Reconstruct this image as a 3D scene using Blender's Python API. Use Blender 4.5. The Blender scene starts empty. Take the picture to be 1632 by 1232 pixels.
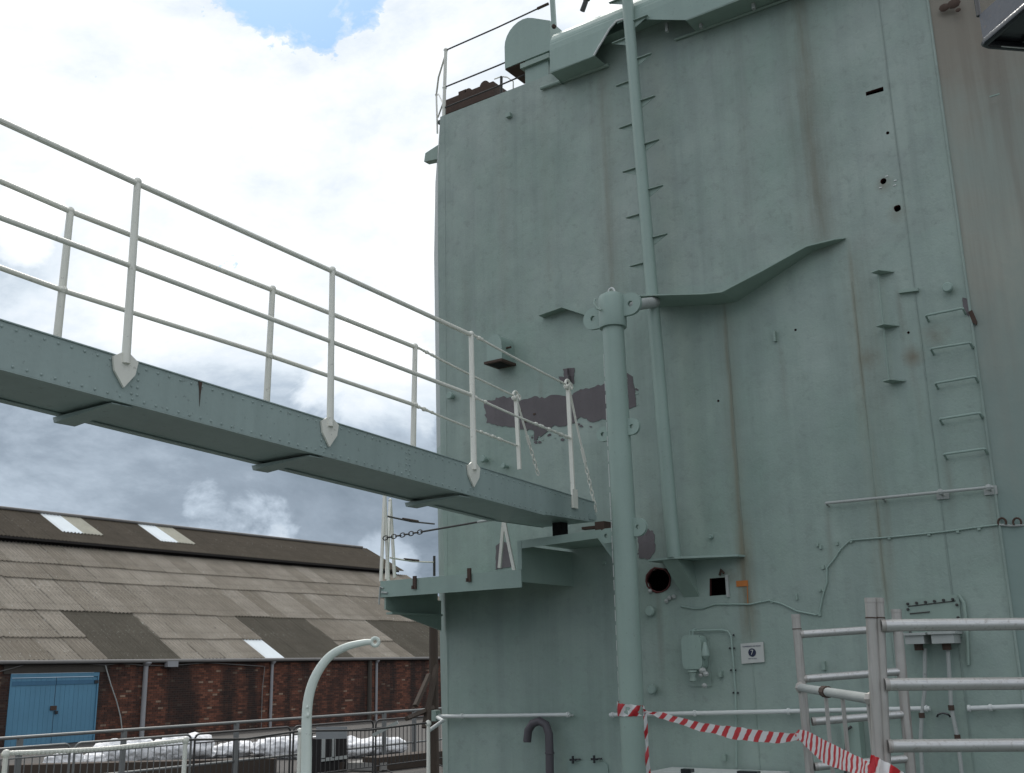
import bpy, bmesh, math, random
from mathutils import Vector, Matrix
from mathutils.geometry import tessellate_polygon
random.seed(7)
rad = math.radians
S = bpy.context.scene
COL = S.collection

# ------------------------------------------------------------------ camera
# world frame: x along the ship's side wall, y towards the wall (wall face at y = 9.25), z up
FPX = 1705.0; YAW = rad(35); PIT = rad(14.7); ROL = rad(1.27)
EYE = Vector((0, 0, 2.75))
FW = Vector((-math.sin(YAW), math.cos(YAW), 0)); RT = Vector((math.cos(YAW), math.sin(YAW), 0)); UPZ = Vector((0, 0, 1))
CF = FW*math.cos(PIT) + UPZ*math.sin(PIT); CU0 = UPZ*math.cos(PIT) - FW*math.sin(PIT)
CR = RT*math.cos(ROL) - CU0*math.sin(ROL); CU = RT*math.sin(ROL) + CU0*math.cos(ROL)
cam = bpy.data.cameras.new('camera'); cam.sensor_width = 36; cam.lens = FPX/1632*36; cam.clip_end = 3000; cam.clip_start = .05
co = bpy.data.objects.new('camera', cam); COL.objects.link(co)
M3 = Matrix((CR, CU, -CF)).transposed()
co.matrix_world = Matrix.Translation(EYE) @ M3.to_4x4()
S.camera = co

# ------------------------------------------------------------------ sky, sun, exposure
SUN_AZ = rad(52); SUN_EL = rad(50)     # ahead and to the left of the view, behind thin cloud
W_ = bpy.data.worlds.new('World'); S.world = W_; W_.use_nodes = True
nt = W_.node_tree; nt.nodes.clear()
def N(tree, t, **k):
    n = tree.nodes.new(t)
    for a, b in k.items(): setattr(n, a, b)
    return n
def ramp(tree, stops, src, interp='LINEAR'):
    r = N(tree, 'ShaderNodeValToRGB'); r.color_ramp.interpolation = interp
    e = r.color_ramp.elements
    while len(e) > 1: e.remove(e[-1])
    e[0].position = stops[0][0]; c = stops[0][1]; e[0].color = (*c, 1) if hasattr(c, '__len__') else (c, c, c, 1)
    for p_, c in stops[1:]:
        q = e.new(p_); q.color = (*c, 1) if hasattr(c, '__len__') else (c, c, c, 1)
    tree.links.new(src, r.inputs[0]); return r.outputs[0]
def math_(tree, op, a, b=None, c=None, clamp=False):
    m = N(tree, 'ShaderNodeMath', operation=op, use_clamp=clamp)
    for i, v in enumerate((a, b, c)):
        if v is None: continue
        if isinstance(v, (int, float)): m.inputs[i].default_value = v
        else: tree.links.new(v, m.inputs[i])
    return m.outputs[0]
def mixc(tree, f, a, b, mode='MIX'):
    m = N(tree, 'ShaderNodeMix', data_type='RGBA', blend_type=mode)
    for i, v in ((0, f), (6, a), (7, b)):
        if isinstance(v, (int, float)): m.inputs[i].default_value = v
        elif isinstance(v, (tuple, list)): m.inputs[i].default_value = (*v, 1)
        else: tree.links.new(v, m.inputs[i])
    return m.outputs[2]
def noise(tree, vec, scale, detail=4, rough=.55, dist=0, out='Fac'):
    n = N(tree, 'ShaderNodeTexNoise'); n.inputs['Scale'].default_value = scale; n.inputs['Detail'].default_value = detail
    n.inputs['Roughness'].default_value = rough; n.inputs['Distortion'].default_value = dist
    tree.links.new(vec, n.inputs['Vector']); return n.outputs[out]
def mapping(tree, vec, sc=(1, 1, 1), loc=(0, 0, 0)):
    m = N(tree, 'ShaderNodeMapping'); m.inputs['Scale'].default_value = sc; m.inputs['Location'].default_value = loc
    tree.links.new(vec, m.inputs['Vector']); return m.outputs[0]

sky = N(nt, 'ShaderNodeTexSky', sky_type='NISHITA', sun_disc=False, sun_elevation=SUN_EL, sun_rotation=-SUN_AZ)
sky.air_density = 1; sky.dust_density = .6; sky.ozone_density = 1.5
tc = N(nt, 'ShaderNodeTexCoord')
dirv = tc.outputs['Generated']
sx = N(nt, 'ShaderNodeSeparateXYZ'); nt.links.new(dirv, sx.inputs[0])
el = sx.outputs['Z']
m1 = mapping(nt, dirv, (1, 1, 1.9), (3.1, 1.7, .4))
big = noise(nt, m1, 2.3, 9, .60, .3)
fine = noise(nt, mapping(nt, dirv, (1, 1, 1.7), (.3, 5.2, 1.1)), 5.5, 10, .66, .35)
# lower sky holds the grey bellies of the cumulus, higher up it is bright
elv = ramp(nt, [(0, .05), (.12, .035), (.18, .05), (.215, .10), (.25, .20), (.29, .31), (.45, .38), (1, .40)], el)
v = math_(nt, 'ADD', math_(nt, 'ADD', elv, .36), math_(nt, 'MULTIPLY', math_(nt, 'SUBTRACT', big, .5), 1.25))
v = math_(nt, 'ADD', v, math_(nt, 'MULTIPLY', math_(nt, 'SUBTRACT', fine, .5), .42))
def blob(d, w):
    d = Vector(d).normalized()
    dp = N(nt, 'ShaderNodeVectorMath', operation='DOT_PRODUCT'); nt.links.new(dirv, dp.inputs[0]); dp.inputs[1].default_value = d
    a = math_(nt, 'SUBTRACT', 1.0, dp.outputs['Value'])
    return math_(nt, 'SUBTRACT', 1.0, math_(nt, 'DIVIDE', a, 1-math.cos(w)), clamp=True)
def pdir(px, py): return CF*FPX + CR*(px-816) + CU*(616-py)
puf = noise(nt, mapping(nt, dirv, (1, 1, 1.2), (2.7, 8.8, .6)), 10, 8, .58, .3)
pr0 = math_(nt, 'MULTIPLY', blob(pdir(410, 838), rad(3.4)), .95)
for (px_, py_, w_, a_) in ((340, 826, 3.0, .75), (45, 352, 3.0, .85), (600, 610, 7.0, .8), (650, 700, 4, .6), (640, 890, 3.0, .8)):
    pr0 = math_(nt, 'MAXIMUM', pr0, math_(nt, 'MULTIPLY', blob(pdir(px_, py_), rad(w_)), a_))
pk = math_(nt, 'ADD', math_(nt, 'MULTIPLY', math_(nt, 'SUBTRACT', pr0, .5), 1.15), math_(nt, 'MULTIPLY', math_(nt, 'SUBTRACT', puf, .5), 2.6))
pk = ramp(nt, [(.0, 0.0), (.24, .15), (.6, .20)], pk)
v = math_(nt, 'ADD', v, pk)
cl = ramp(nt, [(.24, (.15, .19, .235)), (.38, (.235, .285, .345)), (.50, (.37, .435, .51)), (.60, (.56, .62, .68)), (.68, (.66, .70, .745)), (.76, (.745, .775, .805)), (.84, (.86, .88, .90)), (.93, (1.0, 1.0, 1.0))], v)
# gaps of blue
gapn = noise(nt, mapping(nt, dirv, (1, 1, 1.4), (9.1, 2.2, 4.4)), 13, 9, .62, .3)
reg = math_(nt, 'MAXIMUM', blob(pdir(455, -105), rad(7.2)), math_(nt, 'MULTIPLY', blob(pdir(390, 440), rad(3.0)), .42))
reg = math_(nt, 'MAXIMUM', reg, math_(nt, 'MULTIPLY', blob((.6, -.3, .7), rad(22)), .8))
reg = math_(nt, 'MAXIMUM', reg, math_(nt, 'MULTIPLY', blob((-.3, -.8, .6), rad(20)), .8))
gap = math_(nt, 'ADD', math_(nt, 'MULTIPLY', math_(nt, 'SUBTRACT', reg, .45), 1.3), math_(nt, 'MULTIPLY', math_(nt, 'SUBTRACT', gapn, .5), 2.4))
gap = ramp(nt, [(.0, 0.0), (.05, .55), (.2, 1.0)], gap)
skc = N(nt, 'ShaderNodeVectorMath', operation='SCALE'); nt.links.new(sky.outputs[0], skc.inputs[0]); skc.inputs['Scale'].default_value = 1.0
clS = N(nt, 'ShaderNodeVectorMath', operation='SCALE'); nt.links.new(cl, clS.inputs[0]); clS.inputs['Scale'].default_value = 1.0/.13
both = mixc(nt, gap, clS.outputs[0], mixc(nt, 1.0, skc.outputs[0], (.52, .68, .76), 'MULTIPLY'))
bg = N(nt, 'ShaderNodeBackground'); bg.inputs['Strength'].default_value = .13
nt.links.new(both, bg.inputs[0])
wo = N(nt, 'ShaderNodeOutputWorld'); nt.links.new(bg.outputs[0], wo.inputs[0])

sl = bpy.data.lights.new('sun', 'SUN'); sl.energy = 1.4; sl.angle = rad(12); sl.color = (1, .96, .9)
so = bpy.data.objects.new('sun', sl); COL.objects.link(so)
sd = Vector((-math.sin(SUN_AZ)*math.cos(SUN_EL), math.cos(SUN_AZ)*math.cos(SUN_EL), math.sin(SUN_EL)))
so.rotation_euler = sd.to_track_quat('Z', 'Y').to_euler(); so.location = (-20, 20, 40)
S.view_settings.view_transform = 'Standard'; S.view_settings.look = 'None'; S.view_settings.gamma = 1
S.view_settings.use_curve_mapping = False; S.view_settings.exposure = 0.5

# ------------------------------------------------------------------ survey helpers: sight line meets a real plane
def _ray(px, py): return CF*FPX + CR*(px-816) + CU*(616-py)
def W(px, py, o=0.0):            # on the wall plane, o metres proud of it
    d = _ray(px, py); return EYE + d*((9.25-o)/d.y)
def PX(px, py, X):               # on the plane x = X
    d = _ray(px, py); return EYE + d*(X/d.x)
def PZ(px, py, Z):
    d = _ray(px, py); return EYE + d*((Z-EYE.z)/d.z)
def AT(px, py, dep):             # at a horizontal distance
    d = _ray(px, py); return EYE + d*(dep/d.dot(FW))

# ------------------------------------------------------------------ mesh builder
class MB:
    def __init__(s): s.v = []; s.f = []; s.mi = []
    def quad(s, *p, m=0):
        n = len(s.v); s.v += [Vector(q) for q in p]; s.f.append(tuple(range(n, n+len(p)))); s.mi.append(m)
    def box(s, a, b, m=0):
        x0, y0, z0 = a; x1, y1, z1 = b
        s.obox(Vector(((x0+x1)/2, (y0+y1)/2, (z0+z1)/2)), Vector(((x1-x0)/2, 0, 0)), Vector((0, (y1-y0)/2, 0)), Vector((0, 0, (z1-z0)/2)), m)
        return s
    def obox(s, c, u, v, w, m=0):
        c, u, v, w = map(Vector, (c, u, v, w))
        if u.cross(v).dot(w) < 0: w = -w
        n = len(s.v)
        for k in (-1, 1):
            for (i, j) in ((-1, -1), (1, -1), (1, 1), (-1, 1)): s.v.append(c+u*i+v*j+w*k)
        for q in ((3, 2, 1, 0), (4, 5, 6, 7), (0, 1, 5, 4), (1, 2, 6, 5), (2, 3, 7, 6), (3, 0, 4, 7)):
            s.f.append(tuple(n+i for i in q)); s.mi.append(m)
        return s
    def bar(s, a, b, w, h, up=(0, 0, 1), m=0):
        a, b = Vector(a), Vector(b); d = b-a; u = d.normalized(); sd_ = u.cross(Vector(up)).normalized(); t = sd_.cross(u).normalized()
        return s.obox((a+b)/2, d/2, sd_*w/2, t*h/2, m)
    def tube(s, pts, r, n=10, m=0, ribs=0, cap=True):
        pts = [Vector(p) for p in pts]; rr = r if hasattr(r, '__len__') else [r]*len(pts)
        t0 = (pts[1]-pts[0]).normalized(); ref = Vector((0, 0, 1)) if abs(t0.z) < .9 else Vector((1, 0, 0))
        nx = t0.cross(ref).normalized(); base = len(s.v); K = len(pts)
        for i, p in enumerate(pts):
            t = ((pts[min(i+1, K-1)]-pts[max(i-1, 0)])).normalized()
            nx = (nx - t*nx.dot(t)).normalized(); ny = t.cross(nx)
            for k in range(n):
                a = 2*math.pi*k/n; q = rr[i]*(1-ribs*(k % 2))
                s.v.append(p+nx*math.cos(a)*q+ny*math.sin(a)*q)
        for i in range(K-1):
            for k in range(n):
                a = base+i*n+k; b = base+i*n+(k+1) % n
                s.f.append((a, b, b+n, a+n)); s.mi.append(m)
        if cap:
            s.f.append(tuple(base+k for k in range(n))[::-1]); s.mi.append(m)
            s.f.append(tuple(base+(K-1)*n+k for k in range(n))); s.mi.append(m)
        return s
    def prism(s, poly, ext, m=0):
        poly = [Vector(p) for p in poly]; ext = Vector(ext)
        tris = tessellate_polygon([poly]); n = len(s.v); K = len(poly)
        s.v += poly + [p+ext for p in poly]
        nn = Vector((0, 0, 0))
        for i in range(K): nn += poly[i].cross(poly[(i+1) % K])
        for t in tris:
            a, b, c = t
            g = (poly[b]-poly[a]).cross(poly[c]-poly[a])
            if g.dot(ext) > 0: a, c = c, a
            s.f.append((n+a, n+b, n+c)); s.f.append((n+K+c, n+K+b, n+K+a)); s.mi += [m, m]
        for i in range(K):
            j = (i+1) % K
            q = (n+i, n+j, n+K+j, n+K+i)
            if nn.dot(ext) > 0: q = q[::-1]
            s.f.append(q if nn.dot(ext) <= 0 else q[::-1]); s.mi.append(m)
        return s
    def lathe(s, c, axis, prof, n=14, m=0):     # prof: (distance along axis, radius)
        c = Vector(c); ax = Vector(axis).normalized(); ref = Vector((0, 0, 1)) if abs(ax.z) < .9 else Vector((1, 0, 0))
        u = ax.cross(ref).normalized(); w = ax.cross(u); base = len(s.v)
        for (h, r) in prof:
            for k in range(n):
                a = 2*math.pi*k/n; s.v.append(c+ax*h+(u*math.cos(a)+w*math.sin(a))*max(r, 1e-4))
        for i in range(len(prof)-1):
            for k in range(n):
                a = base+i*n+k; b = base+i*n+(k+1) % n
                s.f.append((a, b, b+n, a+n)); s.mi.append(m)
        s.f.append(tuple(base+k for k in range(n))[::-1]); s.mi.append(m)
        s.f.append(tuple(base+(len(prof)-1)*n+k for k in range(n))); s.mi.append(m)
        return s
    def ball(s, c, r, sc=(1, 1, 1), n=8):
        c = Vector(c); prof = []; base = len(s.v); H = max(4, n//2)
        for i in range(H+1):
            t = math.pi*i/H
            for k in range(n):
                a = 2*math.pi*k/n; rr = r*max(math.sin(t), .02)
                s.v.append(c+Vector((math.cos(a)*rr*sc[0], math.sin(a)*rr*sc[1], -math.cos(t)*r*sc[2])))
        for i in range(H):
            for k in range(n):
                a = base+i*n+k; b = base+i*n+(k+1) % n
                s.f.append((a, b, b+n, a+n)); s.mi.append(0)
        return s
    def build(s, name, mats, parent=None, sharp=35, smooth=True, fix=True):
        me = bpy.data.meshes.new(name)
        off = parent_loc(parent)
        me.from_pydata([tuple(q-off) for q in s.v], [], s.f)
        if not isinstance(mats, (list, tuple)): mats = [mats]
        for q in mats: me.materials.append(q)
        me.polygons.foreach_set('material_index', s.mi)
        me.update()
        if fix:
            bm = bmesh.new(); bm.from_mesh(me); bmesh.ops.recalc_face_normals(bm, faces=bm.faces); bm.to_mesh(me); bm.free()
        if smooth:
            me.shade_smooth(); me.set_sharp_from_angle(angle=rad(sharp))
        o = bpy.data.objects.new(name, me); COL.objects.link(o)
        if parent is not None: o.parent = parent
        return o
def parent_loc(p):
    o = Vector((0, 0, 0))
    while p is not None: o += Vector(p.location); p = p.parent
    return o
def thing(name, loc, label, cat, group=None):
    o = bpy.data.objects.new(name, None); COL.objects.link(o); o.location = loc; o.empty_display_size = .2
    o['label'] = label; o['category'] = cat
    if group: o['group'] = group
    return o
def solo(mb, name, mats, label, cat, group=None, loc=None, **k):   # a thing that is one mesh; origin moved to its base
    o = mb.build(name, mats, None, **k)
    if loc is None:
        n = len(mb.v); loc = Vector((sum(q.x for q in mb.v)/n, sum(q.y for q in mb.v)/n, min(q.z for q in mb.v)))
    loc = Vector(loc)
    o.data.transform(Matrix.Translation(-loc)); o.location = loc
    o['label'] = label; o['category'] = cat
    if group: o['group'] = group
    return o
def struct(mb, name, mats, **k):
    o = mb.build(name, mats, None, **k); o['kind'] = 'structure'; return o
def copy_tree(o, parent=None):
    c = o.copy(); COL.objects.link(c)
    if parent is not None: c.parent = parent
    for ch in list(o.children): copy_tree(ch, c)
    return c

# ------------------------------------------------------------------ materials
def newmat(name):
    m = bpy.data.materials.new(name); m.use_nodes = True; t = m.node_tree
    return m, t, t.nodes['Principled BSDF']
def pos(t): return N(t, 'ShaderNodeNewGeometry').outputs['Position']
def bump(t, b, src, strength, dist, prev=None):
    n = N(t, 'ShaderNodeBump'); n.inputs['Strength'].default_value = strength; n.inputs['Distance'].default_value = dist
    t.links.new(src, n.inputs['Height'])
    if prev is not None: t.links.new(prev, n.inputs['Normal'])
    t.links.new(n.outputs[0], b.inputs['Normal']); return n.outputs[0]
def paint(name, col, rough=.5, rust=.3, wear=.5, chips=0.0, metal=0.0, spec=.5, scale=1.0):
    m, t, b = newmat(name); P = pos(t)
    n1 = noise(t, P, .9*scale, 5, .6); n2 = noise(t, P, 34*scale, 3, .6)
    st = noise(t, mapping(t, P, (7, 7, .45)), 1.0, 5, .6)
    c = mixc(t, ramp(t, [(.3, 0.0), (.7, 1.0)], n1), tuple(x*(1-.22*wear) for x in col), tuple(min(1, x*(1+.10*wear)) for x in col))
    c = mixc(t, ramp(t, [(.45, 0.0), (.75, .45*wear)], st), c, tuple(x*.62 for x in col))
    c = mixc(t, math_(t, 'MULTIPLY', n2, .16*wear), c, (.10, .10, .09))
    r1 = noise(t, P, 9*scale, 6, .7); thr = .74-.1*rust
    rm = ramp(t, [(thr, 0.0), (thr+.05, 1.0)], r1)
    if rust > 0:
        rs = math_(t, 'MULTIPLY', rm, rust, clamp=True)
        c = mixc(t, rs, c, (.13, .055, .025))
    if chips > 0:
        ch = ramp(t, [(.66-.08*chips, 0.0), (.68-.08*chips, 1.0)], noise(t, P, 22*scale, 5, .65))
        c = mixc(t, math_(t, 'MULTIPLY', ch, chips, clamp=True), c, (.06, .045, .035))
    t.links.new(c, b.inputs['Base Color'])
    b.inputs['Metallic'].default_value = metal; b.inputs['Specular IOR Level'].default_value = spec
    rr = math_(t, 'ADD', math_(t, 'MULTIPLY', n1, .25), rough-.1); t.links.new(rr, b.inputs['Roughness'])
    k = bump(t, b, n2, .25, .004); bump(t, b, n1, .35, .03/scale, k)
    return m
GREEN = (.285, .372, .322)
M = {}
M['green'] = paint('green grey ship paint', GREEN, .48, .25, .6)
M['green_clean'] = paint('green grey paint on fittings', (.29, .385, .34), .42, .2, .5, .15)
M['bridge'] = paint('gangway grey green paint', (.33, .41, .39), .45, .45, .7, .3)
M['cream'] = paint('cream white rail paint', (.80, .79, .71), .42, .25, .35, .25)
M['white_pipe'] = paint('white pipe paint', (.66, .68, .66), .4, .1, .3)
M['white_edge'] = paint('white edge paint', (.72, .73, .71), .5, .1, .6)
M['rustbrown'] = paint('rusty dark steel', (.07, .04, .028), .8, .6, .8)
M['darksteel'] = paint('dark rope and wire', (.05, .047, .045), .6, .5, .5)
M['corner'] = paint('pale corner paint', (.40, .44, .42), .5, .2, .8, .2)
M['primer'] = paint('purple grey primer', (.155, .135, .143), .75, .7, 1.5, .35, scale=1.6)
M['brownpipe'] = paint('brown painted pipe', (.085, .075, .085), .5, .1, .4)
M['black'] = paint('black gloss paint', (.012, .013, .018), .22, .1, .4, spec=.7)
M['blackpeel'] = paint('peeling blue black paint', (.030, .042, .066), .32, .6, .9, .6, spec=.6)
M['hole'] = paint('dark interior', (.010, .008, .008), .9, .0, .2)
M['redrust'] = paint('red rusty edge', (.09, .02, .018), .8, .3, .7)
M['galv'] = paint('galvanised steel', (.20, .205, .20), .5, .5, .7, metal=.3)
M['barrier'] = paint('dark weathered barrier steel', (.045, .043, .042), .5, .6, .6, metal=.2)
M['bracket'] = paint('grey white bracket paint', (.42, .44, .42), .5, .3, .7, .3)
M['lightpipe'] = paint('grey drainpipe', (.33, .33, .34), .6, .1, .5)
M['board'] = paint('pale board', (.26, .27, .28), .6, .1, .4)
M['orange'] = paint('orange label', (.50, .16, .03), .6, .2, .5)

def alu():
    m, t, b = newmat('scuffed aluminium tube'); P = pos(t)
    n1 = noise(t, P, 6, 5, .6); n2 = noise(t, P, 60, 4, .6)
    c = mixc(t, n1, (.46, .45, .43), (.62, .62, .61)); c = mixc(t, ramp(t, [(.55, 0.0), (.75, .6)], n2), c, (.25, .22, .19))
    t.links.new(c, b.inputs['Base Color']); b.inputs['Metallic'].default_value = .75
    t.links.new(math_(t, 'ADD', math_(t, 'MULTIPLY', n2, .2), .33), b.inputs['Roughness']); bump(t, b, n2, .3, .002)
    return m
M['alu'] = alu()
def alu2():
    m, t, b = newmat('weathered aluminium post'); P = pos(t)
    n1 = noise(t, P, 8, 5, .6); st = noise(t, mapping(t, P, (30, 30, 1.5)), 1, 4, .6)
    c = mixc(t, n1, (.33, .31, .285), (.50, .48, .45)); c = mixc(t, ramp(t, [(.5, 0.0), (.75, .7)], st), c, (.17, .14, .12))
    t.links.new(c, b.inputs['Base Color']); b.inputs['Metallic'].default_value = .4; b.inputs['Roughness'].default_value = .5; bump(t, b, st, .3, .002)
    return m
M['alupost'] = alu2()

def wallpaint():
    m, t, b = newmat('weathered ship side paint'); P = pos(t)
    s = N(t, 'ShaderNodeSeparateXYZ'); t.links.new(P, s.inputs[0]); X, Z = s.outputs['X'], s.outputs['Z']
    n1 = noise(t, P, .55, 6, .6, .4); n2 = noise(t, P, 2.6, 6, .65); n3 = noise(t, P, 45, 3, .6)
    st = noise(t, mapping(t, P, (5, 5, .22)), 1, 6, .62); st2 = noise(t, mapping(t, P, (22, 22, .5), (4, 2, 0)), 1, 5, .6)
    c = mixc(t, ramp(t, [(.36, 0.0), (.62, 1.0)], n1), (.245, .328, .280), (.345, .410, .368))
    c = mixc(t, ramp(t, [(.42, 0.0), (.72, .5)], n2), c, (.235, .275, .262))
    n5 = noise(t, P, 11, 5, .7, .3)
    c = mixc(t, ramp(t, [(.52, 0.0), (.70, .35)], n5), c, (.30, .37, .345))
    c = mixc(t, ramp(t, [(.30, .32), (.46, 0.0)], n5), c, (.15, .175, .155))
    sp = noise(t, P, 28, 4, .75)
    c = mixc(t, math_(t, 'MULTIPLY', ramp(t, [(.72, 0.0), (.74, .8)], sp), ramp(t, [(.45, 0.0), (.6, 1.0)], n2)), c, (.10, .06, .04))
    c = mixc(t, ramp(t, [(.47, 0.0), (.72, .42)], st), c, (.16, .20, .185))
    c = mixc(t, ramp(t, [(.52, 0.0), (.74, .30)], st2), c, (.29, .345, .325))
    c = mixc(t, math_(t, 'MULTIPLY', n3, .12), c, (.12, .13, .12))
    # overpainted band: plates below z about 6.3 touched up lighter and greener
    band = ramp(t, [(.0, 1.0), (.02, 0.0)], math_(t, 'MULTIPLY', math_(t, 'ADD', math_(t, 'SUBTRACT', Z, 6.35), math_(t, 'MULTIPLY', math_(t, 'SUBTRACT', n2, .5), .5)), .5))
    c = mixc(t, math_(t, 'MULTIPLY', band, .22), c, (.265, .365, .318))
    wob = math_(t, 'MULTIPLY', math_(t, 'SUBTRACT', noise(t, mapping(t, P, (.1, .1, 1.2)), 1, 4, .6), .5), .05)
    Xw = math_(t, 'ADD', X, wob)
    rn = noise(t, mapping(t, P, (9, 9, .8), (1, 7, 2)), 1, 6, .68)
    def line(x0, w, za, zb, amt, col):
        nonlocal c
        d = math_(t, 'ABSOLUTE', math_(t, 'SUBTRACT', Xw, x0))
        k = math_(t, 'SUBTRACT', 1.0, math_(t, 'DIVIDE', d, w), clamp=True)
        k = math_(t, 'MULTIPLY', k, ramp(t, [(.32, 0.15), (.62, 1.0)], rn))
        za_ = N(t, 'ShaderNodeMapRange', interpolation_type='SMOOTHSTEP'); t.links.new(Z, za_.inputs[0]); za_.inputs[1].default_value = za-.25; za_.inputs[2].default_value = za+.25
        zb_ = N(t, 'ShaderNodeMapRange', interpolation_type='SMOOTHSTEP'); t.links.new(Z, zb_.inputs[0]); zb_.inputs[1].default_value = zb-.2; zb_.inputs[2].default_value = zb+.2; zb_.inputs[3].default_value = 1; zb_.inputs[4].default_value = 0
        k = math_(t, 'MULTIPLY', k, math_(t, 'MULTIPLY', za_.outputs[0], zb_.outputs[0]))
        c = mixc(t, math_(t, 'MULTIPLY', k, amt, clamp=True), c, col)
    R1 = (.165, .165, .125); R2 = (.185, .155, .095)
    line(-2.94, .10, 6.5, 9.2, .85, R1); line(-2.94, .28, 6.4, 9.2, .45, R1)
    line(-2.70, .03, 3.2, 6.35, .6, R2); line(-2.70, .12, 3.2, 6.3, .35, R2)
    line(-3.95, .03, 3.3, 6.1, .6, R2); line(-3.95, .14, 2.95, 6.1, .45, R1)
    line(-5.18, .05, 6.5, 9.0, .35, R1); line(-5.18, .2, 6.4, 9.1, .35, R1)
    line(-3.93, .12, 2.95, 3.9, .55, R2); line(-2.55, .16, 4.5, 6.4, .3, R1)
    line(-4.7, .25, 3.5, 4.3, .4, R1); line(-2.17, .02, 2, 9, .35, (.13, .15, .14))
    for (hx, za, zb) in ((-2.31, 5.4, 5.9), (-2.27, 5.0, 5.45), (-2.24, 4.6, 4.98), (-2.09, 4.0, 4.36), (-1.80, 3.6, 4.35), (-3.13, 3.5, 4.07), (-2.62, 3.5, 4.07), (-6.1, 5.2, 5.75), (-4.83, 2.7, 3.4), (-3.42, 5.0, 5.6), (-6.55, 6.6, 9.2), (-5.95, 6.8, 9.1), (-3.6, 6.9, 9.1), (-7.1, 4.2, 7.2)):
        line(hx, .045 if zb-za < 1 else .11, za, zb, .4 if zb-za < 1 else .2, (.16, .15, .115))  # grime runs; the short ones also paint contact shade below the fittings
    # small rust blooms round the rusted holes
    for (hx, hz, r_, am) in ((-2.62, 5.32, .13, .45), (-2.25, 5.27, .12, .45), (-2.05, 5.42, .16, .35), (-2.32, 6.9, .10, .4), (-2.23, 6.6, .12, .35), (-4.1, 3.5, .10, .4)):
        dx = math_(t, 'SUBTRACT', X, hx); dz = math_(t, 'SUBTRACT', Z, hz)
        d = math_(t, 'SQRT', math_(t, 'ADD', math_(t, 'MULTIPLY', dx, dx), math_(t, 'MULTIPLY', dz, dz)))
        k = math_(t, 'SUBTRACT', 1.0, math_(t, 'DIVIDE', d, r_), clamp=True)
        c = mixc(t, math_(t, 'MULTIPLY', math_(t, 'MULTIPLY', k, ramp(t, [(.3, 0.0), (.6, 1.0)], n2)), am*1.6, clamp=True), c, (.15, .10, .05))
    t.links.new(c, b.inputs['Base Color'])
    t.links.new(math_(t, 'ADD', math_(t, 'MULTIPLY', n2, .22), .42), b.inputs['Roughness'])
    k = bump(t, b, n3, .45, .004); k = bump(t, b, noise(t, mapping(t, P, (1.3, 1, .7)), 1.5, 2, .5), .9, .055, k); k = bump(t, b, n5, .5, .006, k); bump(t, b, n2, .35, .014, k)
    return m
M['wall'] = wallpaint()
def soot():
    m, t, b = newmat('soot stained pale side paint'); P = pos(t)
    s = N(t, 'ShaderNodeSeparateXYZ'); t.links.new(P, s.inputs[0]); Z = s.outputs['Z']
    n1 = noise(t, P, .9, 6, .6, .5); st = noise(t, mapping(t, P, (6, 6, .3), (3, 1, 0)), 1, 6, .6); n3 = noise(t, P, 45, 3, .6)
    c = mixc(t, ramp(t, [(.3, 0.0), (.7, 1.0)], n1), (.27, .30, .262), (.36, .36, .305))
    c = mixc(t, ramp(t, [(.45, 0.0), (.75, .5)], st), c, (.15, .14, .12))
    zz = math_(t, 'ADD', Z, math_(t, 'MULTIPLY', math_(t, 'SUBTRACT', n1, .5), 3.2))
    zz = math_(t, 'ADD', zz, math_(t, 'MULTIPLY', math_(t, 'SUBTRACT', st, .5), 2.4))
    up = N(t, 'ShaderNodeMapRange', interpolation_type='SMOOTHSTEP'); t.links.new(zz, up.inputs[0]); up.inputs[1].default_value = 5.9; up.inputs[2].default_value = 8.4
    c = mixc(t, math_(t, 'MULTIPLY', up.outputs[0], .58), c, (.150, .102, .070))
    lo = N(t, 'ShaderNodeMapRange', interpolation_type='SMOOTHSTEP'); t.links.new(zz, lo.inputs[0]); lo.inputs[1].default_value = 3.6; lo.inputs[2].default_value = 7.0; lo.inputs[3].default_value = 1; lo.inputs[4].default_value = 0
    c = mixc(t, lo.outputs[0], c, (.21, .28, .255))
    t.links.new(c, b.inputs['Base Color']); b.inputs['Roughness'].default_value = .6
    k = bump(t, b, n3, .18, .003); bump(t, b, n1, .5, .03, k)
    return m
M['soot'] = soot()

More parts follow.
